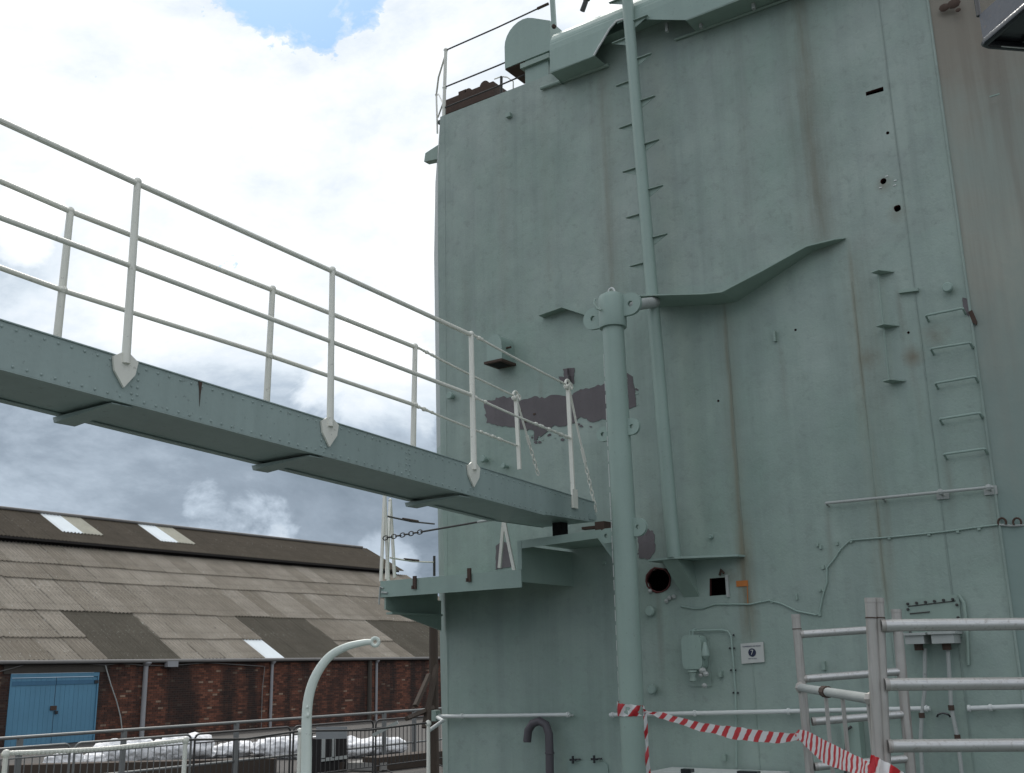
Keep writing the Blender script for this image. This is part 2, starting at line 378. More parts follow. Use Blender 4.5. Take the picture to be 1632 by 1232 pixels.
def sheetmat(name, lo_, hi_, speck=1.0):
    m, t, b = newmat(name); P = pos(t)
    oi = N(t, 'ShaderNodeObjectInfo').outputs['Random']
    tc_ = N(t, 'ShaderNodeTexCoord').outputs['Object']
    n1 = noise(t, P, .8, 6, .65); n2 = noise(t, P, 5, 6, .7); st = noise(t, mapping(t, tc_, (9, .6, 9)), 1, 5, .6)
    c = mixc(t, oi, lo_, hi_)
    c = mixc(t, ramp(t, [(.35, .4), (.65, 0.0)], n1), c, tuple(x*.62 for x in lo_))
    c = mixc(t, ramp(t, [(.5, 0.0), (.75, .55)], st), c, tuple(x*.5 for x in lo_))
    c = mixc(t, ramp(t, [(.66, 0.0), (.70, .8*speck)], n2), c, (.05, .05, .045))
    c = mixc(t, ramp(t, [(.27, .6*speck), (.32, 0.0)], n2), c, (.34, .35, .31))
    sy = N(t, 'ShaderNodeSeparateXYZ'); t.links.new(tc_, sy.inputs[0])
    ln = ramp(t, [(0, 1.0), (.035, .9), (.06, 0.0), (.94, 0.0), (.965, .6), (1, .6)], sy.outputs['Y'])
    rsel = ramp(t, [(0, 0.0), (.5, .1), (.62, .9), (1, 1.0)], math_(t, 'FRACT', math_(t, 'MULTIPLY', oi, 7.31)))
    c = mixc(t, math_(t, 'MULTIPLY', rsel, math_(t, 'MULTIPLY', ln, ramp(t, [(.38, 0.0), (.6, .9)], noise(t, P, 1.7, 4, .6)))), c, tuple(x*.33 for x in lo_))
    rib = noise(t, mapping(t, tc_, (.25, 26, .25), (3, 1, 7)), 1, 3, .7)
    c = mixc(t, ramp(t, [(.35, .55), (.5, 0.0)], rib), c, tuple(x*.45 for x in lo_)); c = mixc(t, ramp(t, [(.55, 0.0), (.68, .5*speck)], rib), c, tuple(min(1, x*1.5) for x in hi_))
    fl = noise(t, mapping(t, tc_, (3.5, 11, 3.5), (1, 4, 2)), 1.6, 4, .75)
    fl2 = math_(t, 'MULTIPLY', ramp(t, [(.60, 0.0), (.66, 1.0*speck)], fl), ramp(t, [(.38, 0.0), (.62, 1.0)], n1))
    c = mixc(t, fl2, c, (.50, .50, .46))
    t.links.new(c, b.inputs['Base Color']); b.inputs['Roughness'].default_value = .85; b.inputs['Specular IOR Level'].default_value = .25
    bump(t, b, n2, .3, .02); return m
M['sheet'] = sheetmat('grey asbestos cement sheet', (.245, .212, .168), (.37, .33, .275))
M['sheet_brown'] = sheetmat('newer brown cement sheet', (.105, .092, .070), (.125, .110, .085), .3)
M['sheet_upper'] = sheetmat('brown lichened upper sheet', (.085, .069, .050), (.10, .082, .060), .2)
M['skylight'] = paint('white translucent skylight sheet', (.80, .84, .85), .35, 0, .15)
M['skylight_old'] = paint('yellowed broken skylight sheet', (.42, .40, .32), .6, .2, .8)
M['gutter'] = paint('grey gutter', (.20, .19, .18), .7, .2, .6)
M['louvre'] = paint('dark clerestory boarding', (.018, .015, .014), .9, 0, .5)

def brickmat():
    m, t, b = newmat('old red brick'); P = pos(t)
    at_ = N(t, 'ShaderNodeAttribute', attribute_name='tone').outputs['Fac']
    c = ramp(t, [(0, (.035, .018, .014)), (.3, (.085, .034, .022)), (.65, (.19, .068, .040)), (.9, (.25, .105, .062)), (1, (.30, .20, .14))], at_)
    s = noise(t, mapping(t, P, (1, .75, .10)), 1.3, 5, .6)
    c = mixc(t, ramp(t, [(.44, 0.0), (.60, .85)], s), c, (.020, .014, .012))
    n2 = noise(t, P, 14, 5, .7); c = mixc(t, ramp(t, [(.5, 0.0), (.8, .6)], n2), c, (.05, .03, .025))
    t.links.new(c, b.inputs['Base Color']); b.inputs['Roughness'].default_value = .9; bump(t, b, n2, .4, .01)
    return m
M['brick'] = brickmat()
M['mortar'] = paint('sooty mortar', (.075, .062, .052), .95, 0, .7)
M['blue'] = paint('blue door paint', (.10, .26, .385), .55, .08, .5)
M['lintel'] = paint('dark concrete lintel', (.07, .06, .05), .9, .1, .8)
def groundmat(name, a, b_, sc=2):
    m, t, b = newmat(name); P = pos(t); n1 = noise(t, P, sc*.3, 6, .6); n2 = noise(t, P, sc*12, 4, .65)
    c = mixc(t, n1, a, b_); c = mixc(t, ramp(t, [(.55, 0.0), (.7, .7)], n2), c, tuple(x*.4 for x in a))
    t.links.new(c, b.inputs['Base Color']); b.inputs['Roughness'].default_value = .85; bump(t, b, n2, .5, .02); return m
M['ground'] = groundmat('dockside asphalt', (.045, .040, .036), (.075, .068, .060))
M['deck'] = groundmat('grey deck paint', (.10, .12, .11), (.14, .16, .15))
M['wood'] = paint('old brown timber', (.06, .042, .03), .85, .1, .8)
M['concrete'] = paint('pale concrete', (.30, .29, .27), .85, .1, .7)
def watermat():
    m, t, b = newmat('dock water'); P = pos(t); b.inputs['Base Color'].default_value = (.012, .018, .016, 1); b.inputs['Roughness'].default_value = .06
    bump(t, b, noise(t, P, 2.2, 5, .6), .5, .06); return m
M['water'] = watermat()
def sackmat():
    m, t, b = newmat('white woven sack'); P = pos(t); n = noise(t, P, 9, 5, .6)
    c = mixc(t, ramp(t, [(.4, 0.0), (.75, .6)], n), (.85, .85, .86), (.50, .48, .46)); t.links.new(c, b.inputs['Base Color']); b.inputs['Roughness'].default_value = .85
    bump(t, b, noise(t, P, 16, 4, .6), .5, .03); return m
M['sack'] = sackmat()
def tapemat():
    m, t, b = newmat('red and white barrier tape'); 
    uv = N(t, 'ShaderNodeUVMap').outputs[0]; s = N(t, 'ShaderNodeSeparateXYZ'); t.links.new(uv, s.inputs[0])
    k = math_(t, 'FRACT', math_(t, 'ADD', s.outputs[0], math_(t, 'MULTIPLY', s.outputs[1], .45)))
    k = ramp(t, [(0, 1.0), (.42, 1.0), (.46, 0.0), (.96, 0.0), (1, 1.0)], k)
    c = mixc(t, k, (.78, .77, .77), (.60, .035, .045)); t.links.new(c, b.inputs['Base Color']); b.inputs['Roughness'].default_value = .32
    tr = N(t, 'ShaderNodeBsdfTranslucent'); t.links.new(c, tr.inputs[0]); mx = N(t, 'ShaderNodeMixShader'); mx.inputs[0].default_value = .3
    t.links.new(b.outputs[0], mx.inputs[1]); t.links.new(tr.outputs[0], mx.inputs[2]); t.links.new(mx.outputs[0], t.nodes['Material Output'].inputs[0])
    bump(t, b, noise(t, pos(t), 25, 3, .5), .4, .01); return m
M['tape'] = tapemat()
M['signwhite'] = paint('sign face', (.52, .53, .50), .5, .12, .4)
M['signblue'] = paint('dark blue sign ink', (.012, .018, .05), .5, 0, .1)
M['signgrey'] = paint('grey sign ink', (.10, .10, .16), .5, 0, .1)

# ================================================================== SETTING
DECK = 1.15; QUAY = .65
struct(MB().box((-900, -900, -2.5), (900, 900, -2.2)), 'ground', M['ground'], smooth=False)
struct(MB().box((-12.6, -200, -2.19), (-7.62, 300, -.4)), 'water', M['water'], smooth=False)
struct(MB().box((-900, -300, -2.19), (-12.6, 500, QUAY)), 'quay', M['ground'], smooth=False)
struct(MB().box((-13.0, -300, QUAY+.004), (-12.58, 500, QUAY+.10)), 'kerb', M['concrete'], smooth=False)
struct(MB().box((-7.6, -25, -2.1), (14, 9.35, DECK)), 'ship_deck', M['deck'], smooth=False)

# ================================================================== SHIP SUPERSTRUCTURE
ship = thing('ship_superstructure', (-4.6, 9.25, DECK), 'tall grey-green warship side wall streaked with rust, filling the right half', 'ship')
XL = -7.50; XR = -1.75; TOP = 9.30
def circ(cx, cz, r, n=12, jag=0, sx=1.0):
    return [(cx+math.cos(2*math.pi*k/n)*r*sx*(1+random.uniform(-jag, jag)), cz+math.sin(2*math.pi*k/n)*r*(1+random.uniform(-jag, jag))) for k in range(n)]
def wp(px, py): q = W(px, py); return (q.x, q.z)
holes = []
h0 = wp(1050, 925); holes.append((circ(h0[0], h0[1], .112, 22, .10, 1.1), 'r'))
hA, hB, hC, hD = wp(1131, 922), wp(1158, 920), wp(1158, 948), wp(1131, 950)
holes.append(([hD, hC, hB, hA], 'r'))
for (px, py, r, sxx) in ((1430, 332, .034, 1), (1408, 289, .03, .9), (1415, 212, .016, 1), (1145, 639, .012, 1), (1371, 571, .014, 1), (1448, 530, .012, 1), (1268, 526, .012, 1)):
    q = wp(px, py); holes.append((circ(q[0], q[1], r, 10, .15, sxx), 'd'))
a_, b_2 = wp(1380, 150), wp(1408, 142)
holes.append(([(a_[0], a_[1]-.02), (b_2[0], b_2[1]-.02), (b_2[0], b_2[1]+.025), (a_[0], a_[1]+.02)], 'r'))
def wall_plate(x0, x1, z0, z1, proud, mat, parent, name='wall_plate'):
    mb = MB(); y = 9.25-proud; y2 = 9.29
    outer = [(x0, z0), (x1, z0), (x1, z1), (x0, z1)]
    hs = [h for h, k in holes if min(a for a, b in h) > x0+.005 and max(a for a, b in h) < x1-.005 and min(b for a, b in h) > z0+.005 and max(b for a, b in h) < z1-.005]
    loops = [[Vector((a, b, 0)) for a, b in outer]] + [[Vector((a, b, 0)) for a, b in h] for h in hs]
    flat = [p for l in loops for p in l]
    n = 0; mb.v = [Vector((p.x, y, p.y)) for p in flat] + [Vector((p.x, y2, p.y)) for p in flat]; K = len(flat)
    for tr in tessellate_polygon(loops):
        a, b, c = tr; g = (flat[b]-flat[a]).cross(flat[c]-flat[a]).z
        if g < 0: a, c = c, a
        mb.f.append((a, b, c)); mb.f.append((K+c, K+b, K+a)); mb.mi += [0, 0]
    s = 0
    for li, l in enumerate(loops):
        for i in range(len(l)):
            p, q = s+i, s+(i+1) % len(l)
            mb.f.append((p, K+p, K+q, q)); mb.mi.append(1 if li else 0)
        s += len(l)
    return mb.build(name, [mat, M['redrust']], parent, smooth=False, fix=False)
seams = [-7.40, -5.18, -3.935, -2.70, -2.172, XR]
zrows = [DECK-.3, 3.30, 6.34, TOP]
pr_ = [0.0, .0012, .0004, .0018, .0008]
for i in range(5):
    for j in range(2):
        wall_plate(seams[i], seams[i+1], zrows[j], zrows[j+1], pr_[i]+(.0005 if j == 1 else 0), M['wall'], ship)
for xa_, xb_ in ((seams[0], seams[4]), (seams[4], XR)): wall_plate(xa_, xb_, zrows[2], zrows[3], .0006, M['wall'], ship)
for x in seams[1:5]:
    mb = MB(); pts = [Vector((x+random.uniform(-.003, .003), 9.247, DECK+k*.35)) for k in range(24 if x > -2.3 else 15)]; mb.tube(pts, [.0038+random.uniform(-.0015, .002) for _ in pts], 6)
    mb.build('weld_seam', M['wall'], ship)
# wall above deck edge, behind the bulwark
MB().box((-5.6, 9.252, TOP+.002), (XR, 9.29, 9.62)).build('wall_plate', M['wall'], ship, smooth=False)
# corner: flat edge flares outwards towards the bottom
ex = [(-7.46, 9.3), (-7.50, 8.6), (-7.505, 7.5), (-7.48, 5.2), (-7.405, 2.9), (-7.40, DECK-.3)]
sx_ = [(-7.50, 9.3), (-7.665, 8.55), (-7.69, 7.6), (-7.66, 5.2), (-7.62, 2.86), (-7.57, DECK-.3)]
for k in range(5):
    mb = MB()
    a, b, c, d = ex[k], ex[k+1], sx_[k], sx_[k+1]
    mb.quad((a[0], 9.249, a[1]), (c[0], 9.40, c[1]), (d[0], 9.40, d[1]), (b[0], 9.249, b[1]))
    mb.quad((c[0], 9.40, c[1]), (c[0]+.02, 14, c[1]), (d[0]+.02, 14, d[1]), (d[0], 9.40, d[1]))
    mb.quad((a[0], 9.249, a[1]), (b[0], 9.249, b[1]), (-7.39, 9.249, b[1]), (-7.39, 9.249, a[1]))
    mb.build('corner_strip', M['corner'] if k < 3 else M['wall'], ship, smooth=False)
mb = MB(); f0 = [(-7.39, 9.30), (-7.39, DECK-.3)]
mb.prism([(e[0], 9.247, e[1]) for e in ex[:]] + [(-7.39, 9.247, DECK-.3), (-7.39, 9.247, 9.30)], (0, .001, 0))
mb.build('corner_plate', M['wall'], ship, smooth=False)
MB().box((-7.55, 9.3, TOP-.04), (2.5, 16, TOP)).build('upper_deck', M['deck'], ship, smooth=False)
MB().box((-7.5, 9.9, DECK-.3), (2.4, 9.94, TOP-.05)).build('inner_bulkhead', M['hole'], ship, smooth=False)
# right hand side plating turned a little away, pale and soot stained
tdir = Vector((math.cos(rad(14)), math.sin(rad(14)), 0)); c0 = Vector((XR+.012, 9.249, 0))
mb = MB()
def tq(s0, s1, z0, z1):
    a = c0+tdir*s0; b = c0+tdir*s1
    mb.quad((a.x, a.y, z0), (b.x, b.y, z0), (b.x, b.y, z1), (a.x, a.y, z1))
for j in range(3): tq(0, 5.5, zrows[j], zrows[j+1])
tq(0, 5.5, TOP, 12)
mb.build('stained_plate', M['soot'], ship, smooth=False)['label'] = 'paler plate with brown soot stain'
MB().tube([(XR+.004, 9.243, DECK-.3), (XR+.004, 9.243, 9.6)], .012, 8).build('weld_seam', M['wall'], ship)
MB().box((XR-1.2, 9.25, 9.62), (XR+.01, 9.29, 12)).build('wall_plate', M['wall'], ship, smooth=False)

# primer patches (bare paint shapes a few mm proud)
def patch(pts, jag=2.1, th=.007, mat='primer'):
    out = []
    P = [Vector(p) for p in pts]
    for i in range(len(P)):
        a, b = P[i], P[(i+1) % len(P)]; L = (b-a).length; n = max(1, int(L/4))
        for k in range(n):
            q = a.lerp(b, k/n)
            if k: q += Vector((random.uniform(-jag, jag), random.uniform(-jag, jag)))
            out.append(q)
    poly = [W(q.x, q.y, th) for q in out]
    MB().prism(poly, (0, .006, 0)).build('primer_patch', M[mat], ship, smooth=False)
patch([(772, 640), (800, 632), (836, 636), (852, 631), (868, 635), (885, 629), (905, 634), (925, 620), (968, 612), (975, 614), (975, 668), (940, 672), (925, 664), (910, 676), (880, 680), (872, 688), (851, 702), (850, 686), (830, 684), (800, 680), (775, 674)])
patch([(897, 588), (915, 586), (915, 612), (893, 611), (890, 600), (899, 601)], 1)
patch([(999, 594), (1008, 600), (1012, 622), (1013, 648), (1001, 652)], 1)
patch([(1016, 846), (1030, 840), (1043, 852), (1044, 878), (1035, 892), (1018, 889)], 1)
patch([(790, 870), (801, 862), (812, 866), (814, 903), (790, 908)], 1)
patch([(1534, 474), (1545, 478), (1550, 500), (1543, 504), (1536, 492)], 1)
MB().prism([W(x, y, .02) for x, y in ((1543, 497), (1549, 494), (1557, 512), (1556, 518), (1550, 514))], (0, .02, 0)).build('rust_flake', M['rustbrown'], ship, smooth=False)

# eyebrow drip rails
for k in range(46):
    px_, py_ = random.choice(((random.uniform(775, 960), random.choice((634, 676))+random.uniform(-9, 9)), (random.uniform(845, 900), random.uniform(684, 706)), (random.uniform(995, 1018), random.uniform(596, 656)), (random.uniform(1012, 1048), random.uniform(838, 894))))
    rr_2 = random.uniform(1.2, 3.2); poly = [W(px_+math.cos(2*math.pi*a/7)*rr_2*random.uniform(.5, 1.4), py_+math.sin(2*math.pi*a/7)*rr_2*random.uniform(.4, 1.1), .006) for a in range(7)]
    MB().prism(poly, (0, .004, 0)).build('paint_fleck', M[random.choice(('primer', 'primer', 'green'))], ship, smooth=False)
def brow(pts, name='drip_rail'):
    mb = MB(); t = .012
    for i in range(len(pts)-1):
        (ax, ay, ao), (bx, by, bo) = pts[i], pts[i+1]
        A, B = W(ax, ay, ao), W(bx, by, bo)
        a2, b2 = Vector((A.x, 9.252, A.z)), Vector((B.x, 9.252, B.z)); dz = Vector((0, 0, t))
        mb.quad(A, B, b2, a2); mb.quad(A+dz, a2+dz, b2+dz, B+dz); mb.quad(A, A+dz, B+dz, B)
        # small turned-up lip
    A = W(*pts[0]); mb.quad(A, (A.x, 9.252, A.z), (A.x, 9.252, A.z+t), A+Vector((0, 0, t)))
    A = W(*pts[-1]); mb.quad(A, (A.x, 9.252, A.z), (A.x, 9.252, A.z+t), A+Vector((0, 0, t)))
    return mb.build(name, M['green'], ship, smooth=False)
brow([(1012, 472, .42), (1040, 471, .42), (1120, 469, .38), (1150, 466, .34), (1215, 432, .25), (1285, 393, .16), (1330, 382, .09), (1347, 380, .02)])
brow([(858, 503, .10), (895, 490, .12), (932, 502, .12)])

# bulwark: overhanging walkway edge with a notch round the pole
OB = .27
def bxz(px, py): q = W(px, py, OB); return (q.x, q.z)
edge = [bxz(877, 115), bxz(947, 88.7), bxz(954, 76), bxz(962, 63), bxz(972, 46), bxz(983, 34), bxz(996, 30), bxz(1040, 31), bxz(1093, 31.7), bxz(1173, 0)]
zb = edge[-1][1]; edge += [(-3.0, zb), (-2.4, zb), (XR-.02, zb)]
prof = [(0, 9.40), (-.006, 9.47), (-.025, 9.54), (-.055, 9.60), (-.10, 9.655), (-.155, 9.695), (-.22, 9.725), (-.30, 9.74), (-.42, 9.745), (-.55, 9.745)]
mb = MB()
for i in range(len(edge)-1):
    (x0, z0), (x1, z1) = edge[i], edge[i+1]; y = 9.25-OB
    mb.quad((x0, y, z0), (x1, y, z1), (x1, y, prof[0][1]), (x0, y, prof[0][1]))
    for k in range(len(prof)-1):
        (o0, a), (o1, b) = prof[k], prof[k+1]
        mb.quad((x0, y-o0, a), (x1, y-o0, a), (x1, y-o1, b), (x0, y-o1, b))
    mb.quad((x0, y+.012, z0), (x1, y+.012, z1), (x1, y, z1), (x0, y, z0))
    mb.quad((x0, y+.012, z0), (x1, y+.012, z1), (x1, y+.012, 9.5), (x0, y+.012, 9.5))
x0 = edge[0][0]
mb.quad(*([(x0, 9.25-OB, edge[0][1]), (x0, 9.25, 9.10)] + [(x0, 9.25-OB-o, a) for o, a in reversed(prof)]))
MBB = mb.build('bulwark', M['green_clean'], ship, sharp=50)
mb = MB()
xa = edge[0][0]; xb = edge[1][0]; xc = edge[8][0]
mb.box((xa+.002, 9.25-OB+.003, edge[0][1]-.012), (xb, 9.248, edge[0][1]))
mb.box((xc, 9.25-OB+.003, zb-.012), (XR-.03, 9.248, zb))
mb.box((xb-.02, 9.12, 9.40), (xc+.02, 9.248, 9.412))
mb.build('bulwark_underside', M['green'], ship, smooth=False)
mb = MB(); u1, u2 = W(862, 141, .03), W(970, 103, .03); mb.tube([u1, u2], .022, 8); u1, u2 = W(1076, 63, .02), W(1251, 0, .02); mb.tube([u1, u2+(u2-u1)*.8], .016, 8)
mb.build('deck_edge_bead', M['green'], ship)
for (px, py) in ((1063, 44), (1117, 38), (1201, 8)):
    q = W(px, py, .12); MB().box((q.x-.015, q.y-.02, q.z-.05), (q.x+.015, q.y+.02, q.z+.05)).build('hanger_lug', M['bracket'], ship)
for q in (bxz(954, 76),):
    pts = [Vector((a, 9.25-OB-.006, b)) for a, b in edge[1:7]]; MB().tube(pts, .011, 6).build('notch_rim', M['white_edge'], ship)

# small shelf and gusset under the pole
s0, s1 = W(1033, 895, .30), W(1176, 888, .12)
mb = MB(); pl = [(s0.x, s0.y, s0.z), (W(1075, 893, .36).x, 9.25-.36, s0.z), (s1.x, s1.y, s0.z), (s1.x+.02, 9.25, s0.z), (s0.x, 9.25, s0.z)]
mb.prism(pl, (0, 0, .018)).build('shelf', M['green_clean'], ship, smooth=False)
g = W(1060, 897, .30)
MB().prism([(g.x-.02, 9.25-.32, s0.z-.002), (g.x-.02, 9.248, s0.z-.002), (g.x+.02, 9.248, W(1094, 952).z)], (.16, 0, 0)).build('shelf_gusset', M['green'], ship, smooth=False)

# vertical stiffener with three tongues, small lugs on the wall
mb = MB(); MB().tube([W(1399, 436, .05), W(1417, 607, .05)], .008, 6).build('guide_rod', M['green'], ship)
for (px, py) in ((1397, 433), (1405, 519), (1415, 607)):
    a = W(px, py, .09); w_ = .13
    MB().prism([(a.x-.05, a.y, a.z), (a.x+w_*.2, a.y-.03, a.z), (a.x+w_, 9.245, a.z-.01), (a.x, 9.245, a.z-.01)], (0, 0, .012)).build('tongue', M['green'], ship, smooth=False)
def lug(px, py, w_=.03, h=.03, d=.05, mat='green_clean', name='lug'):
    q = W(px, py, d/2); mb = MB().box((q.x-w_/2, q.y-d/2, q.z-h/2), (q.x+w_/2, 9.249, q.z+h/2)); return mb.build(name, M[mat], ship)
a, b = W(1432, 467, .04), W(1463, 463, .04); MB().prism([a, b, (b.x, 9.248, b.z), (a.x, 9.248, a.z)], (0, 0, .03)).build('lug', M['green'], ship, smooth=False)
for (px, py, r, d) in ((1509, 457, .045, .08), (715, 630, .045, .08), (768, 731, .04, .09), (801, 742, .03, .09), (1131, 855, .022, .05), (1034, 974, .05, .06), (1037, 1099, .045, .07)):
    q = W(px, py, d); MB().lathe(q, (0, 1, 0), [(0, r*.8), (.012, r), (.03, r), (.032, r*.7), (d, r*.6)], 12).build('mushroom_knob', M['green_clean'], ship)
for (px, py, w_, h, d) in ((811, 184, .06, .05, .05), (1235, 536, .02, .10, .04), (1303, 868, .02, .03, .02), (1308, 872, .02, .03, .02), (1334, 866, .02, .03, .02), (1312, 941, .02, .02, .02), (1307, 941, .02, .02, .02), (1270, 951, .015, .05, .02), (1313, 1061, .03, .07, .04), (1149, 1074, .03, .05, .05), (1155, 1207, .03, .05, .04), (1585, 152, .08, .012, .01), (963, 897, .03, .03, .02)):
    lug(px, py, w_, h, d, 'green')
lug(904, 600, .03, .16, .04, 'primer'); lug(907, 603, .02, .06, .06, 'primer')
for (px, py) in ((830, 655), (852, 660), (838, 672)): lug(px, py, .03, .02, .012, 'rustbrown', 'rust_flake')
for (px, py, s) in ((1505, 12, .10), (1520, 6, .12), (1527, 16, .05), (1556, 3, .03)):
    q = W(px, py, .02); MB().ball(q, s*.5, (1, .25, .8), 9).build('rust_flake', M['rustbrown'], ship)
# paint scabs and bolts on the plates
mb = MB()
for k in range(4):
    q = W(1408+random.uniform(-8, 22), 292+random.uniform(-12, 14), .004); mb.box((q.x-.012, q.y-.003, q.z-.004), (q.x+.012, q.y+.003, q.z+.004))
mb.build('paint_scab', M['white_edge'], ship)

# ------------------------------------------------------------------ pole with steps
pb, pt = W(1074, 884, .30), W(1005, 62, .30); dv = (pt-pb)/(pt.z-pb.z)
pole = thing('step_pole', (pb.x, pb.y, s0.z+.018), 'long round pole with staggered foot plates rising up the ship side', 'pole')
MB().tube([pb+dv*(s0.z+.018-pb.z), pb+dv*((pt.z-pb.z)/2), pt+dv*1.6], [.066, .062, .058], 16).build('pole', M['green_clean'], pole)
def step(px, py, side):
    z = W(px, py, .30).z; c = pb+dv*(z-pb.z); s = side; mb = MB()
    a = c+Vector((s*.055, 0, 0)); L = .165
    mb.prism([a+Vector((0, -.015, 0)), a+Vector((s*L, -.012, 0)), a+Vector((s*L, .022, 0)), a+Vector((0, .025, 0))], (0, 0, .007))
    mb.prism([a+Vector((0, .012, -.001)), a+Vector((s*L*.95, .012, -.001)), a+Vector((0, .012, -.075))], (0, .006, 0))
    mb.build('foot_plate', M['green'], pole, smooth=False)
for q in ((993, 178), (983, 139), (989, 206), (994, 276), (1000, 349), (1007, 426), (975, 72)): 
    if q[1] not in (178,): step(q[0], q[1]-2, -1)
for q in ((1034, 87), (1035, 156), (1042, 225), (1048, 298), (1055, 375), (1026, 27)): step(*q, 1)
step(955, 12, -1)

# ------------------------------------------------------------------ kingpost
KO = 1.02
k0, k1, k2 = W(1009, 1200, KO), W(993, 800, KO), W(976.5, 512, KO)
kd = (k2-k0)/(k2.z-k0.z); kb = k0+kd*(DECK-k0.z)
post = thing('kingpost', kb, 'thick round grey-green post with eared collar and domed cap standing against the ship wall', 'post')
MB().tube([kb, k1, k2], [.106, .103, .099], 24).build('post', M['green_clean'], post)
def kc(py): z = W(990, py, KO).z; return k0+kd*(z-k0.z)
ct = kc(520); 
MB().lathe(ct, kd, [(0, .100), (0, .126), (.02, .130), (.27, .130), (.31, .115), (.335, .07), (.34, .02)], 22).build('collar', M['green_clean'], post)
tp = ct+kd*.34
MB().tube([tp+Vector((math.cos(a)*.035, 0, math.sin(a)*.05)) for a in [math.pi*k/8 for k in range(9)]], .009, 7).build('lifting_ring', M['white_edge'], post)
def ear(c, dx, dz, r, hole_r, th=.035, tilt=0, fwd=.0):
    """flat plate with a rounded end and a through hole"""
    cx = dx; outer = []; s = 1 if dx > 0 else -1; n = 12
    outer.append((s*.05, dz-r)); 
    for k in range(n+1):
        a = -math.pi/2+math.pi*k/n; outer.append((cx+s*math.cos(a)*r, dz+tilt*0+math.sin(a)*r))
    outer.append((s*.05, dz+r))
    hole = [(cx+math.cos(2*math.pi*k/14)*hole_r, dz+math.sin(2*math.pi*k/14)*hole_r) for k in range(14)]
    L = [[Vector((a, b, 0)) for a, b in outer], [Vector((a, b, 0)) for a, b in hole]]; flat = L[0]+L[1]; K = len(flat)
    mb = MB(); yy = c.y-fwd
    mb.v = [Vector((c.x+p.x, yy-th/2, c.z+p.y)) for p in flat]+[Vector((c.x+p.x, yy+th/2, c.z+p.y)) for p in flat]
    for a, b, d in tessellate_polygon(L): mb.f += [(a, b, d), (K+d, K+b, K+a)]; mb.mi += [0, 0]
    st_ = 0
    for l in L:
        for i in range(len(l)): p, q = st_+i, st_+(i+1) % len(l); mb.f.append((p, q, K+q, K+p)); mb.mi.append(0)
        st_ += len(l)
    return mb.build('ear', M['green_clean'], post, sharp=30)
ear(ct+kd*.14, -.20, -.01, .105, .028); ear(ct+kd*.17, .20, .02, .105, .028)
cc_ = kc(688); ear(cc_, -.15, 0, .065, .020); ear(cc_+kd*.02, .15, .01, .075, .020)
cc_ = kc(852); ear(cc_, -.16, 0, .065, .020); ear(cc_+kd*.03, .16, .02, .080, .020)
a_ = ct+kd*.20
MB().tube([a_+Vector((.05, .03, 0)), Vector((pb.x-.03, 9.25-.32, W(1040, 484, .3).z))], .055, 14).build('stay_arm', M['bracket'], post)
q = ct+kd*.22+Vector((-.07, -.13, 0)); MB().tube([q+Vector((-.03, 0, .05)), q+Vector((-.035, -.02, 0)), q+Vector((.0, -.02, -.06)), q+Vector((.035, -.01, -.075))], .011, 7).build('hook_bead', M['green'], post)
MB().box((-.0001, 0, 0), (0, .0001, .0001))
mb = MB(); e0, e1 = kc(560), kc(1170); n_ = 26
for k in range(n_):
    a = e0.lerp(e1, k/n_)+Vector((-.100, -.018, 0)); mb.tube([a, a+(e1-e0)/n_*random.uniform(.6, 1)], .0035, 5)
mb.build('chipped_weld_line', M['white_edge'], post)['kind'] = 'stuff'

# ------------------------------------------------------------------ landing platform
YP = 8.33
plat = thing('landing_platform', (-6.2, 9.25, 3.18), 'stepped grey-green steel platform bracketed off the ship wall below the gangway end', 'platform')
MB().box((-7.53, YP+.012, 3.60), (-5.79, 9.249, 3.615)).build('lower_deck_plate', M['green'], plat, smooth=False)
MB().box((-7.54, YP, 3.47), (-5.775, YP+.012, 3.635)).build('lower_fascia', M['green_clean'], plat, smooth=False)
MB().box((-7.54, YP+.013, 3.47), (-7.528, 9.249, 3.635)).build('end_fascia', M['green_clean'], plat, smooth=False)
MB().box((-5.79, YP+.014, 3.52), (-5.775, 9.249, 3.86)).build('riser_plate', M['green'], plat, smooth=False)
MB().box((-5.81, YP-.002, 3.636), (-5.765, YP+.012, 3.90)).build('riser_flange', M['green_clean'], plat, smooth=False)
MB().prism([(-5.81, YP+.0135, 3.893), (-4.92, YP+.0135, 3.893), (-5.32, 9.249, 3.893), (-5.81, 9.249, 3.893)], (0, 0, .012)).build('upper_deck_plate', M['green'], plat, smooth=False)
mb = MB(); p4 = [W(833, 868, .92), W(958, 846, .92), W(958, 858, .92), W(837, 880, .92)]
MB().prism([(-5.764, YP, 3.905), (-4.90, YP, 3.93), (-4.70, YP, 3.70), (-4.74, YP, 3.60), (-4.93, YP, 3.855), (-5.764, YP, 3.83)], (0, .012, 0)).build('upper_fascia', M['green_clean'], plat, smooth=False)
MB().prism([(-4.90, YP+.013, 3.915), (-4.74, YP+.013, 3.69), (-4.80, YP+.12, 3.69), (-4.99, YP+.12, 3.915)], (-.01, 0, -.012)).build('sloping_plate', M['green'], plat, smooth=False)
for x in (-7.50,):
    MB().prism([(x, YP+.02, 3.469), (x, YP+.02, 3.35), (x, 9.248, 3.15), (x, 9.248, 3.469)], (.02, 0, 0)).build('gusset', M['green'], plat, smooth=False)
MB().box((-7.50, YP+.05, 3.30), (-7.42, 9.2, 3.32)).build('gusset_flange', M['green'], plat, smooth=False)
for (px, py) in ((661, 930), (748, 918)):
    q = W(px, py, .93); MB().box((q.x-.02, YP-.02, q.z-.055), (q.x+.02, YP-.001, q.z+.075)).box((q.x-.03, YP-.028, q.z-.055), (q.x-.01, YP-.02, q.z-.02)).build('hinge_clip', M['rustbrown'], plat)
mb = MB(); q = W(608, 944, .93)
